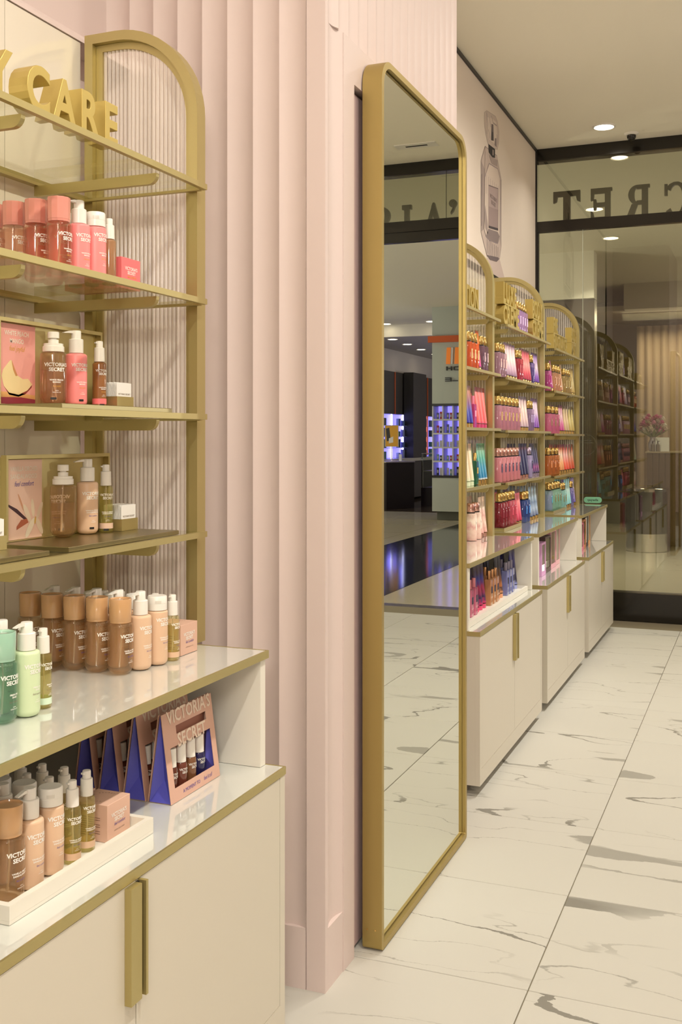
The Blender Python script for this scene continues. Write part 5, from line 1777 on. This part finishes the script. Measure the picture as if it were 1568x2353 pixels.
for k in range(3):
    x = 3.10 - 0.15 * k
    obj('logo_bar', prism(bmesh.new(), [(x + ox, 2.70), (x - 0.075 + ox, 2.70), (x - 0.085 + ox, 2.985), (x - 0.015 + ox, 2.985)], 'y', 17.46 + oy, 17.4995 + oy), ORL, t)
    obj('logo_bar', prism(bmesh.new(), [(x - 0.078 + ox, 2.70), (x - 0.115 + ox, 2.70), (x - 0.125 + ox, 2.985), (x - 0.088 + ox, 2.985)], 'y', 17.47 + oy, 17.4995 + oy), P('logo_white', '#d8dce0', 0.4), t)
# black lettering under the bars, mirrored strokes of the lit sign
for nm, bars in (('logo_letter', [(3.10, 3.08, 2.59, 2.66), (3.08, 3.02, 2.615, 2.632), (3.02, 3.00, 2.59, 2.66)]), ('logo_letter', [(2.97, 2.95, 2.595, 2.655), (2.95, 2.88, 2.59, 2.605), (2.95, 2.88, 2.645, 2.66)]),
                 ('logo_letter', [(3.03, 3.012, 2.40, 2.47), (3.12, 3.03, 2.40, 2.414), (3.12, 3.03, 2.428, 2.442), (3.12, 3.03, 2.456, 2.47)]), ('logo_letter', [(2.99, 2.90, 2.405, 2.42)])):
    bm = bmesh.new()
    for a, b, c, d in bars:
        box(bm, b + ox, a + ox, 17.47 + oy, 17.4995 + oy, c, d)
    obj(nm, bm, BLACKM, t)

# phone shop side wall: dark panels with orange strips, lit shelves
DKP = P('dark_laminate', '#37322d', 0.4)
t = root('shop_wall_unit', 'dark panelled wall unit with orange strips and lit violet shelves', 'wall unit', (5.9, 23.5, 0))
ox, oy = -5.9, -23.5
ed = [20.0, 21.3, 22.6, 23.4, 24.3, 25.1, 26.0, 27.0]
for a, b in zip(ed, ed[1:]):
    obj('dark_panel', B(5.80 + ox, 5.95 + ox, a + 0.02 + oy, b - 0.02 + oy, 1.97, 2.93), DKP, t)
    obj('orange_strip', B(5.785 + ox, 5.95 + ox, b - 0.019 + oy, b + 0.019 + oy, 1.0 if b > 24 else 1.97, 2.93), ORG, t)
    obj('shelf_light', B(5.90 + ox, 5.95 + ox, a + 0.03 + oy, b - 0.03 + oy, 0.97, 1.965), GLOW, t)
    obj('light_tube', B(5.84 + ox, 5.87 + ox, b - 0.09 + oy, b - 0.05 + oy, 0.97, 1.965), P('tube_light', '#d8d8ff', 0.5, emis='#cfd0ff', es=5.0), t)
    for zz in (1.2, 1.45, 1.70):
        obj('glass_ledge', B(5.70 + ox, 5.899 + ox, a + 0.04 + oy, b - 0.10 + oy, zz, zz + 0.008), P('ledge_glass', '#8f96b0', 0.15), t)
obj('ledge_counter', B(5.45 + ox, 5.95 + ox, 20.0 + oy, 27.0 + oy, 0.90, 0.965), P('ledge_white', '#b0a898', 0.3), t)
obj('lower_cladding', B(5.50 + ox, 5.95 + ox, 20.0 + oy, 27.0 + oy, 0.06, 0.8995), DKP, t)
obj('column_block', B(5.55 + ox, 5.7845 + ox, 23.2 + oy, 24.2 + oy, 0.966, 2.95), P('column_dark', '#2a2622', 0.4), t)
random.seed(5)
for a, b in zip(ed[1:], ed[2:]):
    for zi, zz in enumerate((0.966, 1.209, 1.459, 1.709)):
        if 23.2 <= a < 24.2:
            continue
        for q in range(2):
            yy = a + 0.2 + 0.32 * q
            c = random.choice(('#3a4a58', '#5a6a90', '#2c3038', '#8a90b0', '#6a5a50', '#4c7a7a'))
            b_ = root('boxed_gadget', 'boxed gadget on %s lit ledge of the phone shop, %s stretch, %s' % (('bottom', 'second', 'third', 'top')[zi], '%s' % ('first', 'second', 'third', 'fourth', 'fifth', 'sixth')[ed.index(a) - 1], ('near', 'far')[q]), 'package', (5.78, yy, zz + 0.0005), 0, 'boxed gadgets on the lit ledges')
            obj('pack', B(-0.03, 0.03, -0.07, 0.07, 0, random.choice((0.12, 0.16, 0.19)), bev=0.003), P('pack_' + c.strip('#'), c, 0.4), b_)
# reception desk and glass case
t = root('service_desk', 'dark wood service desk of the phone shop, seen in the mirror', 'desk', (5.0, 20.2, 0))
prism_pts = [(-0.02, -0.50), (0.36, -0.50), (0.42, 0.4), (-0.36, 0.25)]
obj('desk_body', prism(bmesh.new(), prism_pts, 'z', 0.0, 0.93), P('dark_walnut', '#2b211b', 0.35), t)
obj('desk_top', prism(bmesh.new(), [(a * 1.04, b * 1.04) for a, b in prism_pts], 'z', 0.9305, 0.955), P('ledge_white', '#b0a898', 0.3), t)
t = root('glass_case', 'low glass display case on dark base beside the white pillar', 'display case', (4.35, 21.4, 0))
obj('base', B(-0.35, 0.35, -0.3, 0.6, 0, 0.38), P('dark_walnut', '#2b211b', 0.35), t)
for x in (-0.33, 0.0, 0.33):
    for y in (-0.28, 0.58):
        obj('post', B(x - 0.012, x + 0.012, y - 0.012, y + 0.012, 0.3805, 1.09), CHROME, t)
for zz in (0.72, 1.0905):
    obj('shelf', B(-0.34, 0.34, -0.29, 0.59, zz, zz + 0.014), P('case_shelf', '#9c947c', 0.3), t)
obj('pane', B(-0.34, 0.34, -0.298, -0.293, 0.381, 1.09), DISPLAY_GLASS, t)
t = root('counter_poster', 'yellow and orange framed poster standing on the dark desk', 'poster', (5.02, 20.15, 0.9556), R(-12))
obj('stand', B(-0.10, 0.10, -0.03, 0.03, 0, 0.012), CHROME, t)
obj('post', B(-0.008, 0.008, -0.008, 0.008, 0.0125, 0.34), CHROME, t)
c = obj('board', B(-0.13, 0.13, -0.02, -0.010, 0.30, 0.72), P('poster_yellow', '#d8a020', 0.5), t)
obj('frame', ring_prism(bmesh.new(), [(-0.14, 0.29), (0.14, 0.29), (0.14, 0.73), (-0.14, 0.73)], [(-0.128, 0.302), (0.128, 0.302), (0.128, 0.718), (-0.128, 0.718)], 'y', -0.026, -0.008), P('poster_frame', '#b8b0a0', 0.4), t)
obj('poster_art', sheet(bmesh.new(), [(0.02, 0.42), (0.10, 0.40), (0.12, 0.66), (0.05, 0.68)], 'y', -0.0210), BLACKM, c)
obj('poster_art', sheet(bmesh.new(), [(-0.03, 0.38), (0.06, 0.36), (0.06, 0.46), (-0.03, 0.50)], 'y', -0.0214), P('poster_white', '#e0dcc8', 0.5), c)
for k, (x, y, c, hh_) in enumerate(((4.80, 20.05, '#d8d8d8', 0.14), (4.87, 20.25, '#3a5a78', 0.11), (5.14, 19.85, '#e0e0dc', 0.2), (5.22, 20.1, '#4a4440', 0.12), (5.28, 19.9, '#d05070', 0.05))):
    b_ = root('desk_item', '%s item standing on the service desk' % ('white box', 'blue box', 'tall white box', 'dark box', 'low pink')[k], 'package', (x, y, 0.9556))
    obj('pack', B(-0.03, 0.03, -0.02, 0.02, 0, hh_, bev=0.004), P('desk_' + c.strip('#'), c, 0.4), b_)

# dark shop front and curtained boutique beyond the window
structure('wall_west', B(-9, -1.90, 13.0, 13.2, 0, 3.12), P('dark_shopfront', '#3a332c', 0.35))
structure('trim_8', B(-9, -1.90, 12.95, 13.2, 3.125, 3.7), MC)
structure('trim_9', B(-1.899, 1.0, 15.9, 16.1, 3.32, 3.7), P('boutique_fascia', (0.46, 0.41, 0.33), 0.7))
structure('wall_north', B(-6.0, 1.0, 18.0, 18.1, 0, 3.7), P('boutique_wall', (0.15, 0.12, 0.09), 0.7))
structure('ceiling', B(-6.0, 1.0, 16.1, 18.0, 3.325, 3.40), P('boutique_ceiling', (0.40, 0.34, 0.26), 0.8))
area('boutique_light', (-1.2, 16.6, 3.28), 1.6, 38, (1.0, 0.84, 0.60), (R(-15), 0, 0), 0.3)
t = root('boutique_curtain', 'pleated beige curtain lit from above in the boutique across the mall', 'curtain', (-1.0, 17.2, 0))
for k in range(24):
    x0 = -1.86 + k * 0.12
    pts = []
    for s_ in range(9):
        a = s_ / 8
        pts.append((x0 + a * 0.119 + 1.0, 0.055 * math.sin(PI * a) * (1 if k % 2 else 0.6)))
    pts += [(x0 + 0.119 + 1.0, -0.02), (x0 + 1.0, -0.02)]
    obj('pleat', prism(bmesh.new(), [(a, -b + 0.05) for a, b in pts], 'z', 0.05, 3.20), P('curtain_cloth', (0.48, 0.37, 0.28), 0.85), t, smooth=False)
WOOD = P('ribbed_wood', '#5a4636', 0.5)
t = root('wood_counter', 'brown slatted boutique counter beyond the shop window', 'counter', (-0.95, 14.6, 0))
obj('body', B(-0.47, 0.9, -0.2, 0.5, 0, 1.225), WOOD, t)
for k in range(17):
    obj('slat', B(-0.465 + 0.08 * k, -0.40 + 0.08 * k, -0.222, -0.2005, 0.02, 1.22), WOOD, t)
obj('top', B(-0.49, 0.92, -0.24, 0.52, 1.2255, 1.245), P('counter_stone', '#a89880', 0.3), t)
zt = 1.2455
t = root('flower_vase', 'pale vase of pink and white flowers on the slatted counter', 'flower vase', (-1.36, 14.55, zt))
obj('vase', LT([(0.04, 0), (0.055, 0.02), (0.06, 0.10), (0.035, 0.17), (0.042, 0.19)], seg=20), P('vase_glaze', '#b8b0b8', 0.25), t, smooth=True)
random.seed(11)
for k in range(38):
    a, rr, hh_ = random.uniform(0, 2 * PI), random.uniform(0.02, 0.19), random.uniform(0.24, 0.46)
    px_, py_ = rr * math.cos(a), rr * math.sin(a)
    st = obj('stem', tube(bmesh.new(), [(0, 0, 0.16), (px_ * 0.6, py_ * 0.6, 0.16 + (hh_ - 0.16) * 0.6), (px_, py_, hh_)], 0.003, 5), P('stem_green', '#5f6f3a', 0.6), t)
    col = random.choice(('#d8609c', '#eca0c4', '#f6e8dc', '#f8f2ea', '#c84c78'))
    bm = bmesh.new()
    for q in range(13):
        b2 = 2.4 * q
        zc_ = 1 - 1.5 * (q + 0.5) / 13
        rr2 = math.sqrt(max(0.05, 1 - zc_ * zc_))
        e1 = Vector((rr2 * math.cos(b2), rr2 * math.sin(b2), zc_)) * 0.045
        sd_ = e1.cross(Vector((0.3, 0.2, 1))).normalized() * 0.022
        c0 = Vector((px_, py_, hh_))
        vs = [bm.verts.new(c0), bm.verts.new(c0 + e1 * 0.7 + sd_), bm.verts.new(c0 + e1 * 1.1), bm.verts.new(c0 + e1 * 0.7 - sd_)]
        bm.faces.new(vs)
    obj('blossom', bm, P('petal_' + col.strip('#'), col, 0.6), st)
for k in range(12):
    a, hh_ = 2 * PI * k / 12 + 0.2, random.uniform(0.2, 0.4)
    d_ = Vector((math.cos(a), math.sin(a), 0.55)).normalized()
    c0 = Vector((0, 0, 0.17))
    sd_ = Vector((-math.sin(a), math.cos(a), 0)) * 0.022
    bm = bmesh.new()
    vs = [bm.verts.new(c0), bm.verts.new(c0 + d_ * 0.15 + sd_), bm.verts.new(c0 + d_ * 0.30), bm.verts.new(c0 + d_ * 0.15 - sd_)]
    bm.faces.new(vs)
    obj('leaf', bm, P('leaf_green', '#6f7f42', 0.6), t)
t = root('counter_card', 'small white card with bottle picture on the slatted counter', 'sign', (-1.30, 14.48, zt))
obj('card', B(-0.02, 0.155, 0.0, 0.008, 0, 0.185), WHITEM, t)
for k, (x, c) in enumerate(((-1.44, '#7a7068'), (-1.375, '#8a7a70'))):
    b_ = root('pump_bottle', '%s grey pump bottle beside the white card' % ('left', 'right')[k], 'bottle', (x + 0.09, 14.42, zt))
    obj('body', LT([(0.022, 0), (0.024, 0.01), (0.024, 0.09), (0.008, 0.105)], seg=14), P('grey_bottle', c, 0.3), b_, smooth=True)
    bm = LT([(0.008, 0.1055), (0.008, 0.13)], seg=12)
    prism(bm, [(-0.005, 0.13), (-0.005, 0.14), (0.03, 0.14), (0.03, 0.134)], 'y', -0.004, 0.004)
    obj('pump', bm, BLACKM, b_)
t = root('litter_bin', 'round dark bin with polished rim and base in the mall', 'bin', (-1.36, 13.75, 0))
obj('base_band', LT([(0.25, 0.0), (0.255, 0.006), (0.255, 0.225)], seg=40), P('brushed_steel', (0.80, 0.77, 0.70), 0.25, 0.9), t, smooth=True)
obj('body', LT([(0.252, 0.2255), (0.252, 0.745)], seg=40), P('bin_bronze', '#4a4036', 0.25, 0.6), t, smooth=True)
obj('rim', LT([(0.252, 0.7455), (0.268, 0.75), (0.268, 0.785), (0.25, 0.795), (0.20, 0.79)], seg=40), CHROME, t, smooth=True)
